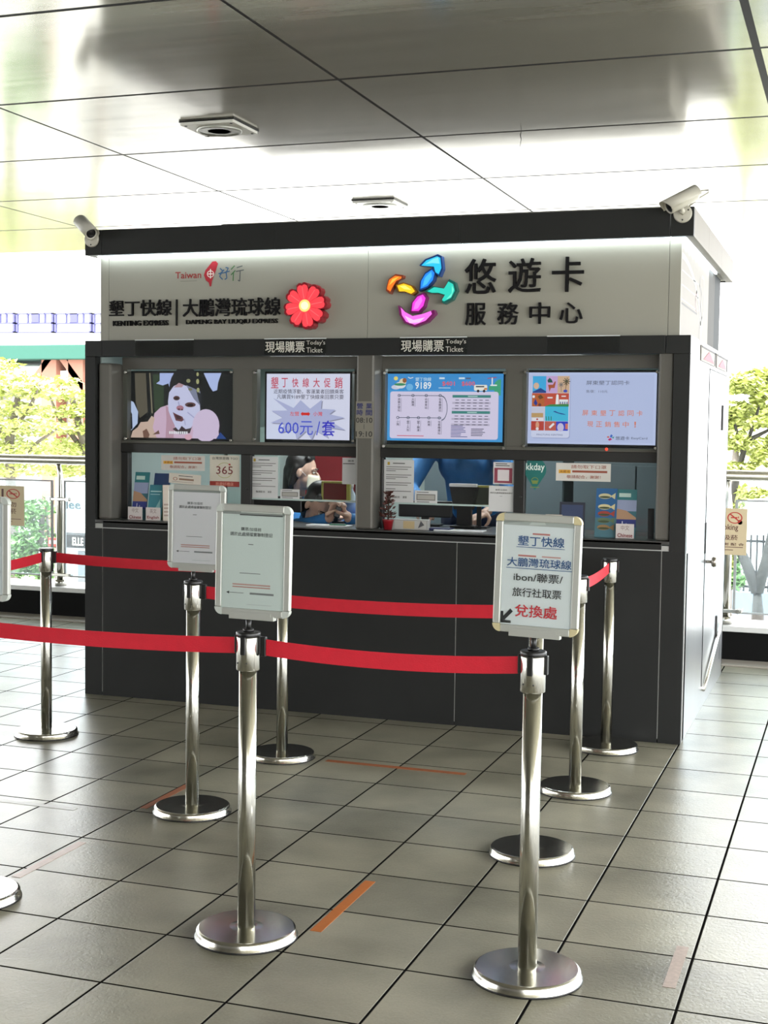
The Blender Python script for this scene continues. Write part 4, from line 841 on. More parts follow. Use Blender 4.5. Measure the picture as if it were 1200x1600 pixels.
for lab, u, v, w, h in (('yellow framed tablet with a red picture, behind the bowed seller', 524, 768, .17, .115), ('olive framed glass tablet in front of the blue jacket, third window', 748, 775, .155, .115)):
    A = at(u, v, 1, .42); t = thing('tablet_stand', lab, 'tablet', (A.x, .42, A.z - h / 2), 0, 'framed tablets on the inner counter')
    b = MB()
    for q in ((-w / 2, 0, -.0, w / 2, .02, .012), (-w / 2, 0, h - .012, w / 2, .02, h), (-w / 2, 0, .012, -w / 2 + .012, .02, h - .012), (w / 2 - .02, 0, .012, w / 2, .02, h - .012)): b.box(*q, .002)
    b.build('frame', mat('olive_yellow_plastic', (.42, .40, .08), .4), t)
    b = MB(); b.box(-w / 2 + .012, .006, .012, w / 2 - .02, .014, h - .012); b.build('panel', mat('dark_red_panel', (.16, .02, .02), .3) if 'red' in lab else mat('dark_green_panel', (.06, .07, .05), .3), t)
    b = MB(); b.box(-.012, .008, -(A.z - h / 2 - CT) + .001, .012, .02, 0.0); b.box(-.05, -.01, -(A.z - h / 2 - CT), .05, .06, -(A.z - h / 2 - CT) + .006); b.build('stand', M_BLACK, t)

# ------------------------------------------------------------------ inside the booth
def cabinet(label, x0, y0, x1, y1, z1, mt):
    t = thing('storage_cabinet', label, 'cabinet', ((x0 + x1) / 2, y0, .12)); w = (x1 - x0) / 2
    b = MB(); b.box(-w, .018, 0, w, y1 - y0, z1 - .12, .004); b.build('body', mt, t)
    for sx in (-1, 1):
        b = MB(); b.box(min(0.004 * sx, sx * (w - .004)), 0, .02, max(.004 * sx, sx * (w - .004)), .017, z1 - .14, .003); d = b.build('door', mt, t)
        b = MB(); b.tube([(sx * .04, -.002, (z1 - .12) * .55), (sx * .04, -.022, (z1 - .12) * .55 + .01), (sx * .04, -.022, (z1 - .12) * .55 + .09), (sx * .04, -.002, (z1 - .12) * .55 + .1)], .005); b.build('handle', M_CHROME, d)
SLATE = mat('slate_cabinet', (.10, .13, .14), .5)
cabinet('slate grey cabinet behind the rightmost window', 2.42, 1.72, 3.20, 2.05, 1.33, SLATE)
cabinet('slate grey cabinet behind the blue-jacketed seller', 1.45, 1.72, 2.36, 2.05, 1.42, SLATE)
cabinet('pale mint cabinet at the far left of the booth', .06, 1.70, .44, 2.05, 1.52, mat('mint_cabinet', (.45, .55, .51), .5))
t = thing('office_chair', 'red high-backed chair behind the yellow framed tablet', 'chair', (at(512, 760, 1, 1.98).x, 1.80, .12))
CH = mat('red_upholstery', (.26, .02, .025), .5)
b = MB(); b.prism([(-.14, .40), (.14, .40), (.17, .60), (.17, 1.12), (.13, 1.24), (.06, 1.29), (-.06, 1.29), (-.13, 1.24), (-.17, 1.12), (-.17, .60)], .18, .25); b.build('backrest', CH, t)
b = MB(); b.box(-.24, -.24, .40, .24, .18, .47, .02); b.build('seat', CH, t)
b = MB(); b.cyl((0, 0, .06), (0, 0, .40), .03); b.build('column', M_BLACK, t)
for k in range(5):
    a = k * 1.257; b = MB(); b.tube([(0, 0, .08), (.26 * math.cos(a), .26 * math.sin(a), .06)], [.028, .018]); b.ball((.26 * math.cos(a), .26 * math.sin(a), .026), .026); b.build('leg', M_BLACK, t)
A = at(530, 744, 1, 2.06); t = thing('wall_banner', 'dark wall banner with white letters beside the red chair', 'banner', (A.x, 2.07, A.z - .11))
b = MB(); b.box(-.2, 0, -.12, .14, .006, .26); b.build('cloth', flat((62, 24, 32)), t); p = Pic(-.14, .03, .14, .20, -.0004); p.text('IU', .30, .25, .66, .80, (216, 210, 210), .03); p.build('print', t)
A = at(548, 790, 1, .50); t = thing('water_bottle', 'clear bottle with a pale blue label beside the centre post', 'bottle', (A.x, .50, CT))
b = MB(); b.lathe([(0, 0), (.03, 0), (.033, .02), (.033, .13), (.022, .165), (.013, .18), (.013, .195), (0, .195)], 20); b.build('body', mat('pale_bottle', (.55, .65, .72), .15), t)
b = MB(); b.lathe([(0, .195), (.016, .195), (.016, .215), (0, .215)], 16); b.build('cap', M_PAPER, t)
b = MB(); b.lathe([(.0338, .05), (.0338, .11), (.0332, .11), (.0332, .05)], 20); b.build('label_band', flat((120, 150, 200)), t)
for lab, u, y, w in (('black monitor seen from behind at the left of the second window', 424, .46, .36), ('black monitor seen from behind in the third window beside the potted plant', 664, .46, .30)):
    A = at(u, 790, 1, y); t = thing('computer_monitor', lab, 'monitor', (A.x, y, CT), 0.1)
    b = MB(); b.box(-w / 2, 0, .045, w / 2, .03, .135, .006); b.build('screen_back', M_BLACK, t)
    b = MB(); b.box(-.02, .01, .008, .02, .024, .05); b.box(-.09, -.04, 0, .09, .08, .008, .002); b.build('stand', M_BLACK, t)
t = thing('status_lamp', 'small red lit lamp glowing under the travel card screen', 'lamp', (at(952, 701, 1, .20).x, .12, at(952, 702, 1, .12).z))
b = MB(); b.ball((0, 0, 0), .008, .006, .008); b.build('bulb', flat((255, 70, 40), 'lamp'), t)

# ------------------------------------------------------------------ people
def remesh(o, vox, smooth=3):
    r = o.modifiers.new('remesh', 'REMESH'); r.mode = 'VOXEL'; r.voxel_size = vox; r.use_smooth_shade = True
    s_ = o.modifiers.new('smooth', 'SMOOTH'); s_.iterations = smooth; s_.factor = .5
    return o
def basis(fwd, up=(0, 0, 1)):
    f = Vector(fwd).normalized(); u = Vector(up); u = (u - f * u.dot(f)).normalized(); r = f.cross(u)
    return r, f, u
def person(label, head, face, neck, sh, pelvis, legs, arms, hand_pose, clothes, mask=True, hair_long=False, vest=None):
    """all points in world coordinates; sh = (left, right) shoulders, arms = ((elbow, wrist), ...), legs = ((knee, ankle), ...)"""
    base = Vector((pelvis[0], pelvis[1], .12)); t = thing('person', label, 'person', base)
    L_ = lambda p: Vector(p) - base
    r, f, u = basis(face); H = L_(head); hp = lambda a, b_, c: H + r * a + f * b_ + u * c
    M3 = Matrix((r, f, u)).transposed().to_4x4()
    b = MB()
    b.ball(H + u * .025 - f * .012, .073, .092, .088, 22, M3); b.ball(H + f * .03 - u * .05, .054, .06, .062, 18, M3); b.caps(hp(0, .05, -.085), .022, hp(0, .062, -.08), .02)
    b.caps(hp(0, .092, .0), .008, hp(0, .108, -.032), .012); b.ball(hp(-.016, .096, -.036), .008); b.ball(hp(.016, .096, -.036), .008)
    b.caps(hp(-.04, .074, .022), .010, hp(.04, .074, .022), .010)
    for s_ in (-1, 1):
        b.ball(hp(s_ * .075, -.012, -.008), .010, .020, .030, 12, M3); b.ball(hp(s_ * .038, .062, -.03), .020)
    b.caps(hp(-.02, .088, -.062), .006, hp(.02, .088, -.062), .006); b.caps(hp(-.015, .086, -.071), .006, hp(.015, .086, -.071), .006)
    N = L_(neck); b.caps(hp(0, -.02, -.06), .048, N, .055)
    S0, S1 = L_(sh[0]), L_(sh[1]); P = L_(pelvis); C = (S0 + S1) / 2
    b.caps(S0, .055, S1, .055); b.caps(N, .06, C + (P - C) * .2, .10); b.caps(C + (P - C) * .25, .125, P, .13)
    for s_, (k, a) in zip((-1, 1), legs):
        k, a = L_(k), L_(a); hipx = (S1 - S0).normalized() * .085 * s_
        b.caps(P + hipx, .085, k, .056); b.caps(k, .055, a, .036); 
        ff = Vector((f.x, f.y, 0)).normalized(); b.caps(a - Vector((0, 0, .035)) - ff * .03, .036, a + ff * .15 - Vector((0, 0, .045)), .028)
    for s_, Sx, (e, w), (hd, hn) in zip((-1, 1), (S0, S1), arms, hand_pose):
        e, w = L_(e), L_(w); b.caps(Sx, .05, e, .038); b.caps(e, .037, w, .025)
        d = Vector(hd).normalized(); n = Vector(hn); n = (n - d * n.dot(d)).normalized(); side = d.cross(n) * s_   # n = palm side
        pm = w + d * .05; b.caps(w, .024, w + d * .02, .026)
        for k in range(4): b.caps(w + d * .02 + side * (.012 - .008 * k) , .013, w + d * .088 + side * (.030 - .020 * k), .0105)
        for k, ln in enumerate((.068, .078, .072, .055)):
            o = w + d * .088 + side * (.030 - .020 * k); j1 = o + (d * .80 + n * .45) * ln * .5; j2 = j1 + (d * .35 + n * .9) * ln * .32; j3 = j2 + (n * .95 - d * .25) * ln * .25
            b.caps(o, .0095, j1, .0088); b.caps(j1, .0088, j2, .008); b.caps(j2, .008, j3, .0068)
        o = w + d * .022 + side * .026; j1 = o + (d * .45 + side * .65 + n * .45).normalized() * .04; j2 = j1 + (d * .75 + side * .05 + n * .6).normalized() * .032; j3 = j2 + (d * .8 - side * .3 + n * .4).normalized() * .02
        b.caps(o, .014, j1, .0115); b.caps(j1, .011, j2, .0095); b.caps(j2, .009, j3, .0075)
    remesh(b.build('body', M_SKIN, t), .0052, 2)
    for s_ in (-1, 1):
        e_ = MB(); e_.ball(hp(s_ * .031, .0745, .004), .0125, .0085, .0075, 12, M3); ey = e_.build('eye', flat((225, 222, 215)), t)
        e_ = MB(); e_.ball(hp(s_ * .031, .0815, .004), .0058, .003, .0058, 10, M3); e_.build('iris', M_HAIR, ey)
        e_ = MB(); e_.tube([hp(s_ * .016, .088, .024), hp(s_ * .033, .086, .030), hp(s_ * .050, .072, .024)], [.003, .0034, .002], 6); e_.build('eyebrow', M_HAIR, t)
    h = MB(); h.ball(H + u * .046 - f * .032, .081, .090, .082, 22, M3); h.ball(H - f * .055 - u * .02, .076, .055, .08, 18, M3)
    h.caps(hp(-.05, .035, .088), .022, hp(.05, .035, .088), .022)
    if hair_long:
        for s_ in (-1, 1): h.caps(hp(s_ * .072, -.035, .03), .02, hp(s_ * .068, -.055, -.09), .018)
        h.caps(hp(0, -.08, .0), .05, hp(0, -.075, -.13), .045)
    remesh(h.build('hair', M_HAIR, t), .008, 2)
    if mask:
        k = MB(); bmk = bmesh.new(); G = []
        for i in range(9):
            a = math.radians(-68 + 17 * i); row = []
            for j in range(6):
                c = -.010 - .018 * j; bulge = .016 * math.cos(a) ** 4 * math.sin(math.pi * (j + .6) / 6)
                row.append(bmk.verts.new(hp(.079 * math.sin(a), .004 + .098 * math.cos(a) ** .8 + bulge, c)))
            G.append(row)
        for i in range(8):
            for j in range(5): bmk.faces.new((G[i][j], G[i + 1][j], G[i + 1][j + 1], G[i][j + 1]))
        k.merge(bmk, smooth=True); o = k.build('face_mask', M_MASK, t); sd_ = o.modifiers.new('thickness', 'SOLIDIFY'); sd_.thickness = .002
        for s_ in (-1, 1): e_ = MB(); e_.tube([hp(s_ * .073, .04, -.02), hp(s_ * .081, .0, .012), hp(s_ * .078, -.03, .005)], .0015, 5); e_.build('ear_loop', M_PAPER, o)
    # clothes follow the body
    c = MB(); c.caps(S0, .064, S1, .064); c.caps(N - (N - C) * .3, .072, C + (P - C) * .2, .12); c.caps(C + (P - C) * .2, .142, P + (C - P) * .1, .15)
    c.ball(C + (P - C) * .22 + f * .02, .17, .13, .14, 18, M3)
    for Sx, (e, w) in zip((S0, S1), arms):
        e, w = L_(e), L_(w); c.caps(Sx, .066, e, .052); c.caps(e, .052, e + (w - e) * .80, .040)
    remesh(c.build('jacket', clothes, t), .010, 3)
    n_ = MB(); n_.tube([N + r * (.066 * math.cos(a)) + (f * .9 - u * .1) * (.066 * math.sin(a)) - u * .0 for a in [i * math.pi / 8 - math.pi * .0 for i in range(17)]], .013, 8); n_.build('collar', clothes, t)
    if vest:
        v = MB(); v.caps(C + f * .075 - u * .02, .085, P + f * .08 + u * .1, .11); remesh(v.build('vest', vest, t), .012, 2)
    tr = MB(); tr.caps(P + (S1 - S0).normalized() * .06, .145, P - (S1 - S0).normalized() * .06, .145)
    for s_, (k, a) in zip((-1, 1), legs):
        k, a = L_(k), L_(a); hipx = (S1 - S0).normalized() * .085 * s_; tr.caps(P + hipx, .10, k, .07); tr.caps(k, .07, k + (a - k) * .92, .055)
    remesh(tr.build('trousers', M_NAVY, t), .012, 3)
    return t
def stool(label, x, y, h):
    t = thing('stool', label, 'stool', (x, y, .12)); b = MB(); b.lathe([(0, h - .05), (.17, h - .05), (.18, h - .03), (.17, h), (0, h)], 24); b.build('seat', M_BLACK, t)
    for k in range(4): a = k * 1.571 + .6; b = MB(); b.tube([(.10 * math.cos(a), .10 * math.sin(a), h - .05), (.18 * math.cos(a), .18 * math.sin(a), 0)], .012); b.build('leg', M_CHROME, t)
V = Vector
# masked seller in profile, facing right
h = at(474, 737, 1, 1.34); f1 = V((.95, .16, -.12))
bx, by = h.x - .06, h.y + .03
person('seated person in blue shirt and cream face mask, in profile facing right, second window', h, f1, (bx, by, h.z - .16), ((bx - .06, by + .19, h.z - .24), (bx - .02, by - .19, h.z - .24)), (bx - .12, by + .02, .66),
       (((bx + .28, by + .16, .66), (bx + .28, by + .16, .21)), ((bx + .30, by - .10, .66), (bx + .30, by - .10, .21))),
       (((bx + .10, by + .28, h.z - .44), (bx + .30, by + .16, h.z - .40)), ((bx + .08, by - .27, h.z - .42), (bx + .30, by - .16, h.z - .28))),
       (((.9, -.2, .1), (0, 0, -1)), ((.9, .2, .1), (0, .2, -1))), M_BLUE, True, True)
stool('black round stool under the masked seller', bx - .12, by + .02, .46)
# bowed seller handling something small at the glass
h = at(500, 789, 1, .52); f2 = V((.55, -.45, -.62)); bx, by = h.x - .13, h.y + .16
person('seated person in blue jacket with bowed head, holding a small item at the second window', h, f2, (bx + .03, by - .03, h.z - .10), ((bx - .19, by - .03, h.z - .17), (bx + .17, by + .09, h.z - .17)), (bx - .08, by + .25, .62),
       (((bx + .02, by - .12, .64), (bx + .02, by - .10, .21)), ((bx + .22, by + .02, .64), (bx + .22, by, .21))),
       ((tuple(at(486, 822, 1, .42)), tuple(at(514, 810, 1, .34))), (tuple(at(560, 818, 1, .46)), tuple(at(545, 811, 1, .36)))),
       (((.50, -.15, .80), (.6, -.3, -.2)), ((-.42, -.15, .85), (-.7, -.3, -.2))), M_BLUE, False, True, M_NAVY)
stool('black round stool under the bowed seller', bx - .08, by + .25, .42)
c_ = at(528, 800, 1, .315); b = MB(); b.box(-.018, -.006, -.03, .018, .006, .03, .004)
o = b.build('small_device', M_BLACK); o.location = c_; o.rotation_euler = (0, .3, .3); tag(o, 'small dark item between the fingers of the bowed seller', 'device')
# standing seller bending over the desk in the third window
s = at(730, 716, 1, 1.02); bx, by = s.x, 1.02
person('standing person in blue jacket leaning over the desk, head hidden behind the route screen', (bx - .05, by - .12, 1.62), (-.2, -.9, -.5), (bx - .03, by - .05, 1.49), ((bx - .22, by + .0, 1.42), (bx + .18, by + .02, 1.42)), (bx + .02, by + .12, .98),
       (((bx - .07, by + .10, .56), (bx - .07, by + .16, .21)), ((bx + .13, by + .10, .56), (bx + .13, by + .16, .21))),
       (((bx - .30, by - .18, 1.17), (bx - .12, by - .38, 1.08)), ((bx + .30, by - .12, 1.16), (bx + .22, by - .40, 1.06))),
       (((.3, -.9, -.2), (0, 0, -1)), ((-.3, -.9, -.2), (0, 0, -1))), M_BLUE, True, False)

# ------------------------------------------------------------------ queue barrier posts
def stanchion_parts(t, turn=0.0):
    b = MB(); b.lathe([(0, 0), (.150, 0), (.153, .003), (.153, .006), (.150, .008), (.150, .022), (.147, .0275), (.141, .030), (.05, .0315), (.032, .033), (0, .033)], 64); b.build('base', M_CHROME, t)
    b = MB(); b.lathe([(.152, 0), (.1545, 0), (.1545, .005), (.152, .006)], 64); b.build('rubber_ring', M_BLACK, t)
    b = MB(); b.lathe([(0, .033), (.0265, .033), (.0265, .805), (0, .805)], 32); b.build('pole', M_BRUSH, t)
    b = MB(); b.lathe([(0, .803), (.0335, .803), (.035, .805), (.035, .900), (.034, .902), (0, .902)], 36); hd = b.build('head', M_BRUSH, t)
    b = MB(); b.lathe([(0, .902), (.0345, .902), (.0365, .906), (.0365, .914), (.034, .917), (0, .917)], 36); b.build('cap', M_BLACK, t)
    for k in range(4):
        a = turn + k * math.pi / 2; m4 = Matrix.Rotation(a, 4, 'Z')
        b = MB(); b.box(.033, -.008, .852, .042, .008, .905, .002, mtx=m4); b.build('belt_slot', M_BLACK, hd)
    for a in (-2.2, -1.3):
        b = MB(); b.ball((.035 * math.cos(a), .035 * math.sin(a), .826), .0025); b.build('screw', M_BLACK, hd)
proto = None
POSTS = {}
def stanchion(key, label, x, y):
    global proto
    if proto is None:
        t = thing('barrier_post', label, 'barrier post', (x, y, 0), 0, 'steel queue barrier posts'); stanchion_parts(t); proto = t
    else:
        t = copy_tree(proto); t.location = (x, y, 0); t['label'] = label
    POSTS[key] = Vector((x, y, 0)); return t
stanchion('fr', 'steel barrier post nearest the viewer at right, under the bordered ticket exchange sign', 3.266, -3.047)
stanchion('fl', 'steel barrier post at the front left, under the large grey framed scan notice', 2.408, -3.045)
stanchion('mid', 'steel barrier post behind the front left one, under the pinkish framed notice', 1.652, -1.915)
stanchion('back', 'steel barrier post close to the booth, its head hidden behind the large framed notice', 1.622, -.955)
stanchion('hid', 'steel barrier post whose head is hidden behind the ticket exchange sign', 3.029, -1.957)
stanchion('r2', 'steel barrier post second from the booth on the right, pale belt at its head', 3.004, -1.04)
stanchion('r3', 'steel barrier post right against the booth front at the right end', 2.992, -.216)
stanchion('left', 'steel barrier post by itself at the left, in front of the glass railing', .372, -.965)
stanchion('edge', 'steel barrier post cut off by the left edge, only its base disc showing', 1.455, -3.065)
stanchion('off', 'steel barrier post beyond the left edge, holding the belt of the left post', .36, -2.02)
def belt(label, p, q, sag=.012, z0=.85, z1=.898, tw0=0.0):
    A, B = POSTS[p], POSTS[q]; d = (B - A).normalized(); A2, B2 = A + d * .042, B - d * .042; n = Vector((-d.y, d.x, 0))
    t = thing('barrier_belt', label, 'barrier belt', (A2 + B2) / 2, 0, 'red retractable queue belts'); o = (A2 + B2) / 2
    b = bmesh.new(); rows = []; N_ = 16
    for i in range(N_ + 1):
        s_ = i / N_; c = A2.lerp(B2, s_) - o; dz = -sag * 4 * s_ * (1 - s_)
        rows.append([b.verts.new(c + n * yy + Vector((0, 0, zz + dz))) for yy, zz in ((-.0011, z0), (.0011, z0), (.0011, z1), (-.0011, z1))])
    for R0, R1 in zip(rows, rows[1:]):
        for k in range(4): b.faces.new((R0[k], R0[(k + 1) % 4], R1[(k + 1) % 4], R1[k]))
    b.faces.new(rows[0][::-1]); b.faces.new(rows[-1]); bmesh.ops.recalc_face_normals(b, faces=b.faces[:])
    m_ = MB(); m_.merge(b); m_.build('webbing', M_RED, t)
    ang = math.atan2(d.y, d.x); m_ = MB(); m_.box(-.004, -.0075, z0 - .004, .016, .0075, z1 + .006, .002, mtx=Matrix.Translation(A2 - o) @ Matrix.Rotation(ang, 4, 'Z')); m_.build('end_clip', M_BLACK, t)
    return t
belt('red belt nearest the viewer, between the two front signs', 'fl', 'fr', .016)
belt('red belt crossing the lower left, ending at the front left post', 'edge', 'fl', .010)
belt('red belt running behind the large framed notice to the ticket exchange sign', 'mid', 'hid', .02)
belt('red belt from the lone left post along the booth front, passing behind both notices', 'left', 'back', .014)
belt('short red belt at the right, from the exchange sign to the second post', 'hid', 'r2', .012)
belt('short red belt at the right, rising to the post against the booth', 'r2', 'r3', .012)
belt('red belt leaving the lone left post towards the left edge', 'off', 'left', .02)
# ------------------------------------------------------------------ framed signs on the posts
def frame_sign(key, label, post, yaw, roll, draw, corner, dx=0.0, paper=(226, 228, 232)):
    A = POSTS[post]; t = thing('sign_frame', label, 'framed sign', (A.x + dx, A.y, .917)); t.rotation_euler = (0, math.radians(roll), math.radians(yaw))
    w, h, z0 = .120, .328, .046; bw, rad = .021, .022
    b = MB(); b.cyl((-dx, 0, 0), (-dx, 0, .04), .008, n=14); b.cyl((-dx, 0, .0), (-dx, 0, .008), .016, n=18); b.build('stem', M_BLACK, t)
    b = MB(); b.box(-.072, -.010, .036, .072, .012, .050, .001); b.box(-.070, -.011, .046, .062, -.0085, .058); b.build('bracket', M_ALU, t)
    b = MB(); P = []
    for cx, cz, a0 in ((w - rad, z0 + rad, -90), (w - rad, z0 + h - rad, 0), (-w + rad, z0 + h - rad, 90), (-w + rad, z0 + rad, 180)):
        for k in range(7): a = math.radians(a0 + 15 * k); P.append((cx + (rad - .001) * math.cos(a), cz + (rad - .001) * math.sin(a)))
    b.prism(P, .0, .009); b.build('back_board', M_ALU, t)
    for q in ((-w, z0 + rad, -w + bw, z0 + h - rad), (w - bw, z0 + rad, w, z0 + h - rad), (-w + rad, z0, w - rad, z0 + bw), (-w + rad, z0 + h - bw, w - rad, z0 + h)):
        b = MB(); b.box(q[0], -.008, q[1], q[2], .0105, q[3], .003); b.build('frame_rail', M_ALU, t)
    for sx in (-1, 1):
        for sz in (0, 1):
            cx, cz = sx * (w - rad), (z0 + h - rad) if sz else z0 + rad; a0 = {(1, 0): -90, (1, 1): 0, (-1, 1): 90, (-1, 0): 180}[(sx, sz)]
            Q = [(cx, cz)] + [(cx + rad * math.cos(math.radians(a0 + 11.25 * k)), cz + rad * math.sin(math.radians(a0 + 11.25 * k))) for k in range(9)]
            b = MB(); b.prism(Q, -.0085, .011); b.build('corner_cap', corner, t)
    x0, x1, za, zb = -w + bw - .002, w - bw + .002, z0 + bw - .002, z0 + h - bw + .002
    b = MB(); b.box(x0, -.003, za, x1, -.001, zb); b.build('poster', flat(paper), t)
    p = Pic(x0, za, x1, zb, -.003, 'print', .0002); draw(p); p.build('poster_print', t)
    b = MB(); b.box(x0, -.0062, za, x1, -.0055, zb); b.build('clear_cover', M_PLEX, t)
    return t
def d_exchange(p):
    bl, rd, bk = (52, 88, 140), (196, 44, 54), (34, 34, 36)
    p.rect(0, .955, 1, 1, (176, 178, 176)); p.poly([(.03, .97), (.30, .99), (.26, 1), (.0, .99)], (150, 152, 150)); p.poly([(.36, .96), (.6, .97), (.58, .995), (.40, .99)], (200, 202, 200)); p.rect(.42, .872, .66, .888, (196, 120, 116))
    p.text('墾丁快線', .22, .765, .86, .858, bl, .02); p.rect(.20, .748, .87, .754, bl); p.rect(.23, .662, .48, .678, (196, 120, 116)); p.rect(.56, .664, .82, .676, (206, 150, 146))
    p.text('大鵬灣琉球線', .08, .565, .97, .65, bl, .016); p.rect(.07, .546, .98, .552, bl)
    p.text('ibon/聯票/', .18, .425, .86, .51, bk, .01); p.text('旅行社取票', .17, .28, .85, .365, bk, .01); p.text('兌換處', .22, .09, .80, .205, rd, .018)
    p.line(.17, .145, .05, .055, .05, bk); p.rect(.02, .02, .055, .13, bk); p.rect(.02, .02, .165, .045, bk)
def d_scan(p):
    k = (60, 60, 62); p.rect(.0, .965, 1.0, 1.0, (150, 152, 150))
    p.text('購票/加值前', .30, .80, .62, .835, k, .015); p.text('請於此處掃描實聯制登記', .13, .745, .80, .785, k, .012); p.rect(.42, .66, .5, .667, (90, 90, 92)); p.rect(.29, .365, .62, .372, (120, 120, 122))
    p.rect(.18, .222, .78, .232, (182, 120, 110)); p.rect(.18, .245, .78, .26, (196, 150, 144)); p.line(.10, .165, .36, .165, .007, (70, 70, 72)); p.poly([(.08, .165), (.13, .18), (.13, .15)], (60, 60, 62)); p.rect(.46, .155, .84, .175, (130, 130, 132)); p.rect(.42, .05, .8, .055, (186, 188, 190))
def d_scan_clip(p): d_scan(p); p.rect(.3, .985, .95, .995, (214, 214, 210)); p.rect(.28, .957, .96, .968, (60, 62, 62))
M_CREAM = mat('cream_corner_cap', (.55, .48, .28), .5)
M_ALUCAP = mat('pale_grey_corner_cap', (.50, .53, .49), .35)
frame_sign('fr', 'bordered ticket exchange sign with blue and red characters and a black arrow', 'fr', -2, 1.2, d_exchange, M_CREAM, .002)
frame_sign('fl', 'large grey framed scan notice on the front left post, clear of other frames', 'fl', 0, .8, d_scan_clip, M_ALUCAP, .012, (212, 218, 216))
frame_sign('mid', 'pinkish framed scan notice on the rear post, overlapped by the larger frame', 'mid', 3, .6, d_scan, M_ALUCAP, .012, (228, 222, 228))
frame_sign('edge', 'framed sign cut by the left edge of the view, only its right rail showing', 'edge', 2, .3, lambda p: p.rect(.1, .6, .9, .9, (190, 200, 160)), M_ALUCAP, .020)
# ------------------------------------------------------------------ tape on the floor
def tape(label, x0, y0, x1, y1, mt, ang=0.0):
    b = MB(); b.box(-(x1 - x0) / 2, -(y1 - y0) / 2, .0002, (x1 - x0) / 2, (y1 - y0) / 2, .0012)
    o = b.build('floor_tape', mt); o.location = ((x0 + x1) / 2, (y0 + y1) / 2, 0); o.rotation_euler = (0, 0, ang); tag(o, label, 'tape', 'strips of floor tape')
M_ORANGE = mat('orange_floor_tape', (.50, .15, .028), .6, var=.12, scale=30); M_FADED = mat('faded_pink_tape', (.60, .45, .38), .35, var=.2, scale=20); M_RUST = mat('scuffed_rust_tape', (.33, .105, .035), .6, var=.2, scale=20)
tape('bright orange tape strip beside the front left base disc', 2.570, -2.938, 2.606, -2.446, M_ORANGE)
tape('thin orange tape strip lying across the tiles before the booth', 1.838, -.960, 2.498, -.924, M_RUST)
tape('orange tape strip running under the rear notice post base', 1.436, -1.945, 1.468, -1.565, M_RUST)
tape('faded pink tape strip by the left edge base disc', 1.448, -2.84, 1.482, -2.42, M_FADED)
tape('pale worn tape strip across the tiles at the far left', .60, -2.075, 1.212, -2.042, mat('pale_worn_tape', (.62, .60, .55), .35, var=.1))
tape('rust coloured worn patch of tape on the tiles at lower right', 3.63, -2.98, 3.665, -2.66, mat('worn_rust_tape', (.50, .40, .34), .5, var=.3, scale=60))
# ------------------------------------------------------------------ glass railing at the platform edge
RY = 2.70
b = MB(); b.box(-16, RY - .08, 0, 14, RY + .14, .20, .004); struct('wall_rear', b, mat('black_stone_upstand', (.008, .008, .008), .8, spec=.08))
b = MB(); b.box(-16, RY - .10, .20, 14, RY + .30, .236, .004); struct('trim_2', b, mat('white_stone_ledge', (.72, .72, .70), .4), 'pale ledge on the black upstand')
b = MB(); b.box(-16, RY - .30, .0005, 14, RY - .082, .012, .002); struct('trim_3', b, mat('tan_drain_strip', (.34, .31, .26), .6), 'tan strip along the foot of the upstand')
rail = thing('glass_railing', 'glass railing with round steel handrail behind the booth', 'railing', (0, RY, .236))
b = MB(); b.cyl((-16, 0, 1.0), (14, 0, 1.0), .036, n=20); b.build('handrail', M_BRUSH, rail)
POSTX = [-1.885 + 1.72 * k for k in range(-5, 9)]
for x in POSTX:
    b = MB(); b.tube([(x, .03, 0), (x, .03, .76), (x, .025, .88), (x, .0, .965)], [.034, .034, .02, .016], 12); b.cyl((x, .03, 0), (x, .03, .05), .05); b.cyl((x, .03, .45), (x, .03, .53), .012); ps = b.build('post', M_BRUSH, rail)
    for z in (.09, .69):
        b = MB(); b.box(x - .115, -.012, z - .014, x + .115, .03, z + .014, .006); 
        for s_ in (-1, 1): b.cyl((x + s_ * .085, -.02, z), (x + s_ * .085, -.008, z), .016)
        b.build('clamp', M_BRUSH, ps)
for xa, xb in zip(POSTX, POSTX[1:]):
    b = MB(); b.box(xa + .05, -.005, .075, xb - .05, .005, .84); gp = b.build('glass_panel', M_RAILGL, rail)
    b = MB()
    for q in ((xa + .05, .075, xa + .068, .84), (xb - .068, .075, xb - .05, .84), (xa + .068, .075, xb - .068, .087), (xa + .068, .828, xb - .068, .84)): b.box(q[0], -.007, q[1], q[2], .007, q[3])
    b.build('panel_edge', mat('grey_panel_edge', (.38, .40, .40), .4), gp)
def d_smoke(words):
    def f(p):
        R = (186, 50, 44)
        u = .72
        p.ring(u, .80, .17, .125, .16, R); p.rect(u - .09, .79, u + .06, .815, R); p.rect(u + .07, .79, u + .09, .83, R); p.line(u - .11, .88, u + .11, .72, .028, R)
        for s_, q in words: p.text(s_, *q, (96, 56, 50), .012)
        p.rect(.25, .16, .92, .175, (120, 84, 76)); p.rect(.25, .10, .70, .115, (120, 84, 76))
    return f
sheet('smoking_notice', 'cream no-smoking notice on the glass at the left edge, with large dark letters', 'notice', (-24, 758), (38, 822), d_smoke([('AI', (.08, .70, .48, .92)), ('請勿', (.5, .47, .80, .60)), ('吸菸', (.5, .30, .80, .43))]), y=RY - .02, base=(214, 196, 160))
sheet('smoking_notice', 'cream no-smoking notice on the glass at the right, behind the silver booth side', 'notice', (1099, 793), (1166, 868), d_smoke([('No Smoking', (.06, .50, .80, .66)), ('禁止吸菸', (.12, .32, .80, .43)), ('謝 謝 配 合', (.30, .20, .94, .26))]), y=RY - .02, base=(214, 196, 160))
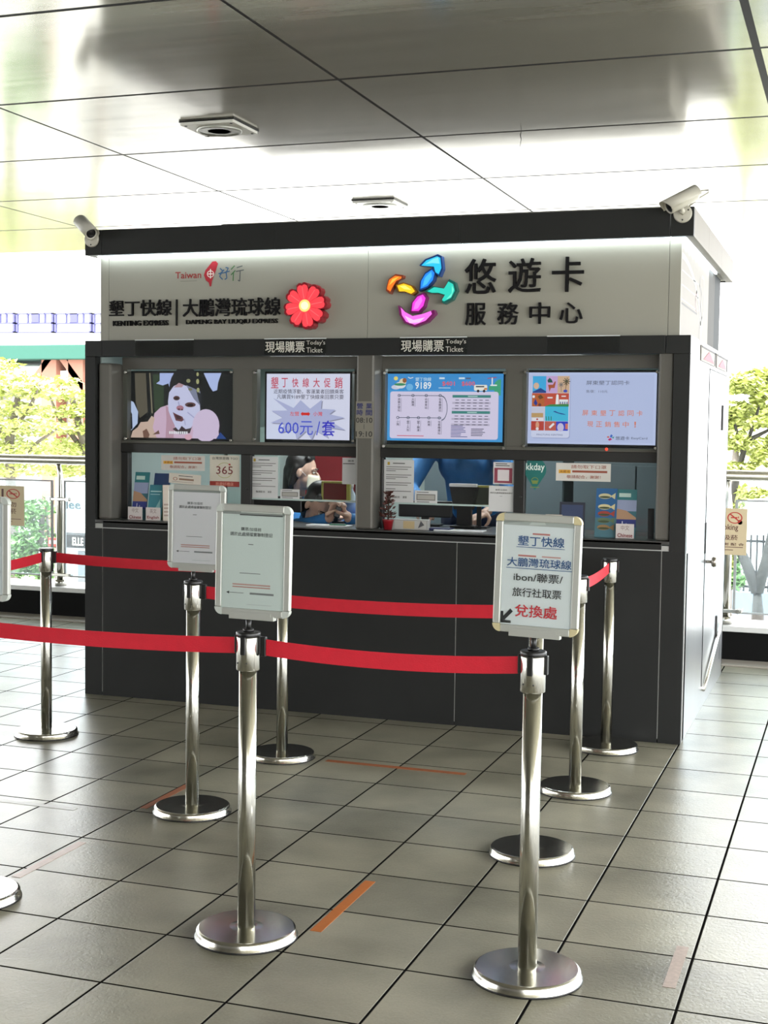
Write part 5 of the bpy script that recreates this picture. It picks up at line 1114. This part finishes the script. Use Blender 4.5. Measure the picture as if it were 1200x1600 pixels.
# ------------------------------------------------------------------ outdoors beyond the railing
GZ = -1.5
b = MB(); b.box(-70, 2.9, GZ - .2, 60, 120, GZ); struct('ground', b, mat('pale_paving', (.42, .42, .40), .8))
def tree(label, base, forks, crowns, leaf, bark, seed, n=1600, ls=.11, r0=.10):
    rn = random.Random(seed); base = Vector(base); t = thing('street_tree', label, 'tree', base, 0, 'trees beyond the railing')
    b = MB()
    for pts, r in forks:
        pts = [Vector(p) - base for p in pts]; b.tube(pts, [r * (1 - .6 * i / (len(pts) - 1)) for i in range(len(pts))], 8)
    b.build('trunk', bark, t)
    bb = bmesh.new()
    for c, rx, ry, rz, k in crowns:
        c = Vector(c) - base
        for i in range(k):
            while 1:
                q = Vector((rn.uniform(-1, 1), rn.uniform(-1, 1), rn.uniform(-1, 1)))
                if q.length < 1: break
            p = c + Vector((q.x * rx, q.y * ry, q.z * rz)); s_ = ls * rn.uniform(.6, 1.3)
            nrm = Vector((rn.gauss(0, .5), rn.gauss(0, .5), 1)).normalized(); a = nrm.cross(Vector((rn.uniform(-1, 1), rn.uniform(-1, 1), .1))).normalized(); d = nrm.cross(a)
            bb.faces.new([bb.verts.new(v) for v in (p - a * s_, p + d * s_ * .5 - a * s_ * .1, p + a * s_, p - d * s_ * .5 - a * s_ * .1)])
    m_ = MB(); m_.merge(bb); m_.build('foliage', leaf, t)
    return t
def wp(u, v, y): return at(u, v, 1, y)
def crown_px(y, spots, dens):
    out = []
    for u, v, ru, rv in spots:
        c = wp(u, v, y); k = (wp(u + 1, v, y) - c).length
        out.append(((c.x, c.y, c.z), ru * k, ru * k * 1.1, rv * k, int(dens * ru * rv / 100)))
    return out
# left: layered pale crowns
Y = 13.0
tree('yellow green tree at the far left edge, tallest beyond the railing', (wp(20, 760, Y).x, Y, GZ), [([wp(20, 1000, Y), wp(18, 800, Y), wp(15, 690, Y), wp(28, 620, Y)], .12), ([wp(15, 690, Y), wp(-20, 640, Y), wp(-40, 600, Y)], .05), ([wp(16, 680, Y), wp(50, 630, Y), wp(62, 600, Y)], .045), ([wp(17, 730, Y), wp(60, 690, Y), wp(90, 670, Y)], .04)],
     crown_px(Y, [(10, 595, 62, 13), (-40, 620, 50, 14), (45, 612, 45, 10), (20, 640, 60, 10), (30, 668, 70, 13), (-30, 690, 60, 14), (40, 705, 55, 12), (-10, 570, 40, 10), (20, 735, 60, 9)], 80), M_LEAF, M_BARK, 1, ls=.062)
Y = 14.5
tree('yellow green tree directly left of the booth, beside the far left tree', (wp(160, 760, Y).x, Y, GZ), [([wp(160, 1000, Y), wp(158, 800, Y), wp(130, 690, Y), wp(112, 620, Y)], .12), ([wp(120, 690, Y), wp(90, 650, Y), wp(78, 620, Y)], .05), ([wp(120, 700, Y), wp(150, 650, Y)], .05)],
     crown_px(Y, [(95, 596, 28, 7), (112, 618, 40, 10), (150, 640, 50, 12), (100, 645, 40, 8), (120, 668, 52, 10), (95, 695, 50, 9), (140, 708, 50, 12), (110, 735, 44, 9)], 80), M_LEAF, M_BARK, 2, ls=.066)
Y = 9.5
tree('low deep green bushy tree behind the left glass panel', (wp(58, 900, Y).x, Y, GZ), [([wp(60, 1000, Y), wp(62, 900, Y), wp(66, 800, Y), wp(60, 760, Y)], .06), ([wp(64, 850, Y), wp(40, 800, Y)], .03), ([wp(70, 1000, Y), wp(78, 860, Y), wp(72, 790, Y)], .035)],
     crown_px(Y, [(55, 850, 30, 44), (30, 870, 34, 30), (66, 880, 22, 24), (58, 795, 26, 16), (20, 800, 30, 20)], 70), M_LEAF2, M_BARK, 3, ls=.055)
# right: forked tree and paler crowns
Y = 7.2
tree('forked grey tree behind the right glass panel, pale leaves above', (wp(1184, 940, Y).x, Y, GZ), [([V((wp(1184, 940, Y).x, Y, GZ)), wp(1184, 960, Y), wp(1183, 915, Y)], .085), ([wp(1183, 925, Y), wp(1166, 880, Y), wp(1152, 850, Y), wp(1140, 790, Y), wp(1158, 720, Y), wp(1166, 690, Y)], .06), ([wp(1183, 925, Y), wp(1196, 880, Y), wp(1206, 830, Y), wp(1216, 720, Y)], .062), ([wp(1158, 700, Y), wp(1175, 685, Y), wp(1205, 670, Y)], .035), ([wp(1160, 705, Y), wp(1150, 670, Y), wp(1142, 640, Y)], .022), ([wp(1168, 690, Y), wp(1182, 650, Y), wp(1190, 620, Y)], .022)],
     crown_px(Y, [(1160, 600, 34, 16), (1205, 620, 36, 20), (1150, 640, 28, 14), (1190, 660, 36, 10), (1150, 690, 30, 14), (1200, 715, 34, 14), (1150, 730, 34, 9), (1225, 690, 30, 20), (1130, 660, 20, 14), (1180, 770, 30, 8), (1150, 790, 16, 5), (1140, 870, 10, 16)], 100), M_LEAF, M_BARKP, 5, ls=.042)
Y = 15.0
tree('pale tree farther off on the right, above the iron fence', (wp(1150, 800, Y).x, Y, GZ), [([wp(1148, 1000, Y), wp(1148, 780, Y), wp(1150, 680, Y)], .11)],
     crown_px(Y, [(1150, 600, 30, 16), (1185, 590, 30, 16), (1200, 640, 30, 18), (1150, 660, 36, 20), (1190, 700, 40, 16), (1150, 770, 40, 12), (1225, 610, 30, 20)], 80), M_LEAF, M_BARK, 6, ls=.075)
Y = 9.5
tree('small green shrub at the foot of the iron fence on the right', (wp(1140, 900, Y).x, Y, GZ), [([wp(1140, 1000, Y), wp(1140, 900, Y), wp(1138, 850, Y)], .03)], crown_px(Y, [(1140, 880, 18, 26), (1150, 905, 16, 14), (1128, 850, 16, 20)], 46), M_LEAF2, M_BARK, 8, ls=.07)
# iron fence on a low wall
Y = 11.0; x0, x1 = wp(1080, 900, Y).x, wp(1330, 900, Y).x; zt, zb = wp(1175, 838, Y).z, wp(1175, 924, Y).z
fn = thing('iron_fence', 'dark upright bar fence on a low blue grey wall, right of the booth', 'fence', (x0, Y, GZ))
b = MB(); b.box(0, -.1, 0, x1 - x0, .1, zb - GZ, .01); b.build('footing', mat('blue_grey_wall', (.20, .25, .30), .8), fn)
b = MB()
for z in (zb + .06, zt - .06): b.box(0, -.015, z - GZ - .015, x1 - x0, .015, z - GZ + .015)
b.build('rail', M_BLACKM, fn)
k = 0; x = .05
while x < x1 - x0:
    b = MB(); b.box(x - .011, -.011, zb - GZ, x + .011, .011, zt - GZ + .02); b.build('bar', M_BLACKM, fn); x += .062 if False else .075
# shop front, covered walkway and tall block far left
Y = 16.0
def bp(u, v, y): q = wp(u, v, y); return q.x, q.z
xl, zt = bp(86, 742, Y); xr, zb2 = bp(420, 880, Y); _, ze0 = bp(110, 832, Y); _, ze1 = bp(110, 852, Y)
sh = thing('shop_front', 'white shop front with a black awning band, seen through the left glass', 'shop', (xl, Y, GZ))
W_ = mat('white_render', (.80, .80, .79), .7)
b = MB(); b.box(0, 0, 0, xr - xl, 3.0, zt - GZ, .02); b.build('wall', W_, sh)
b = MB(); b.box(.12, -.45, ze1 - GZ, xr - xl, .02, ze0 - GZ, .01); aw = b.build('awning', M_BLACKM, sh, 'black awning')
xa, _ = bp(113, 840, Y - .45); xb, _ = bp(131, 840, Y - .45); p = Pic(xa - xl, ze1 - GZ, xb - xl, ze0 - GZ, -.452, 'print', .002); p.text('ELLE', .02, .22, .95, .78, (250, 246, 226), .03); p.build('awning_lettering', aw)
xa, za = bp(104, 795, Y); xb, zb3 = bp(126, 781, Y); b = MB(); b.use(flat((60, 84, 92))); b.text('lee', xa - xl, za - GZ, xb - xl, zb3 - GZ, -.005, .02, .01); b.build('wall_lettering', None, sh)
b = MB(); b.box(.5, -.01, 0, 1.6, .02, ze1 - GZ - .1, .01); b.build('shop_window', mat('shop_glass', (.25, .28, .30), .15), sh)
Y = 24.0; xl, zt = bp(-200, 541, Y); xr, zb = bp(330, 560, Y)
cw = thing('covered_walkway', 'walkway with a turquoise roof edge on salmon columns, beyond the left trees', 'walkway', (xl, Y, GZ))
b = MB(); b.box(0, 0, zb - GZ, xr - xl, 4, zt - GZ, .02); b.build('roof', mat('turquoise_roof', (.018, .095, .068), .7), cw)
M_SALMON = mat('salmon_column', (.34, .15, .10), .7)
for u in (-130, -40, 66, 108, 200): x, _ = bp(u, 560, Y); b = MB(); b.box(x - xl - .22, .3, 0, x - xl + .22, .8, zb - GZ); b.build('column', M_SALMON, cw)
for u, v in ((50, 560), (100, 556)):
    x, z = bp(u, v, Y); b = MB(); b.merge((lambda q: (bmesh.ops.create_cube(q, size=1), q)[1])(bmesh.new()), Matrix.Translation((x - xl, .4, z - GZ - .35)) @ Matrix.Rotation(.7 if u == 50 else -.7, 4, 'Y') @ Matrix.Diagonal((.16, .2, 1.4, 1))); b.build('brace', M_SALMON, cw)
b = MB(); b.box(0, .5, (bp(60, 606, Y)[1]) - GZ, xr - xl, 3.5, bp(60, 578, Y)[1] - GZ); b.build('parapet', W_, cw)
b = MB(); b.box(0, 1.2, 0, xr - xl, 3.2, bp(60, 606, Y)[1] - GZ - .05); b.build('inner_wall', mat('grey_inner_wall', (.45, .45, .46), .7), cw)
Y = 46.0; xl, zt = bp(-260, 330, Y); xr, _ = bp(600, 560, Y)
tb = thing('office_block', 'tall white office block with lilac window frames, far beyond the left trees', 'building', (xl, Y, GZ))
b = MB(); b.box(0, 0, 0, xr - xl, 14, zt - GZ, .05); b.build('wall', mat('bright_white_cladding', (.86, .86, .86), .6), tb)
M_LIL = mat('lilac_window_frame', (.07, .07, .20), .5); M_WGL = mat('bright_window_glass', (.80, .82, .90), .3)
for row in range(1):
    for k in range(-5, 12):
        u0 = 27 + k * 60; v0 = 490 - row * 70
        xa, z1 = bp(u0, v0, Y); xb, z0 = bp(u0 + 58, v0 + 30, Y)
        b = MB()
        for q in ((0, 0, 1, .06), (0, .45, 1, .52), (0, .94, 1, 1), (0, 0, .05, 1), (.95, 0, 1, 1), (.42, .5, .62, 1), (.30, .5, .33, 1), (.76, .5, .79, 1)): b.box(xa - xl + (xb - xa) * q[0], -.12, z0 - GZ + (z1 - z0) * q[1], xa - xl + (xb - xa) * q[2], .02, z0 - GZ + (z1 - z0) * q[3])
        w_ = b.build('window', M_LIL, tb); b = MB(); b.box(xa - xl + .05, -.03, z0 - GZ + .05, xb - xl - .05, .01, z1 - GZ - .05); b.build('pane', M_WGL, w_)
xa, za = bp(76, 852, 8.0); xb, zb = bp(96, 842, 8.0)
t = thing("street_sign", 'small red sign with pale characters, low behind the left glass panel', 'sign', ((xa + xb) / 2, 8.0, GZ))
w = xb - xa; b = MB(); b.box(-w / 2, -.01, za - GZ - .01, w / 2, .01, zb - GZ + .01, .004); b.use(flat((214, 60, 50))); b.mats[0] = b.mats[0]; bd = b.build('board', None, t); q = Pic(-w / 2, za - GZ, w / 2, zb - GZ, -.011, 'print'); [q.rect(.08 + .17 * i, .25, .20 + .17 * i, .75, (240, 214, 206)) for i in range(5)]; q.build('board_print', bd); b = MB(); b.cyl((0, .02, 0), (0, .02, za - GZ + .02), .02); b.build('post', M_GREY, t)
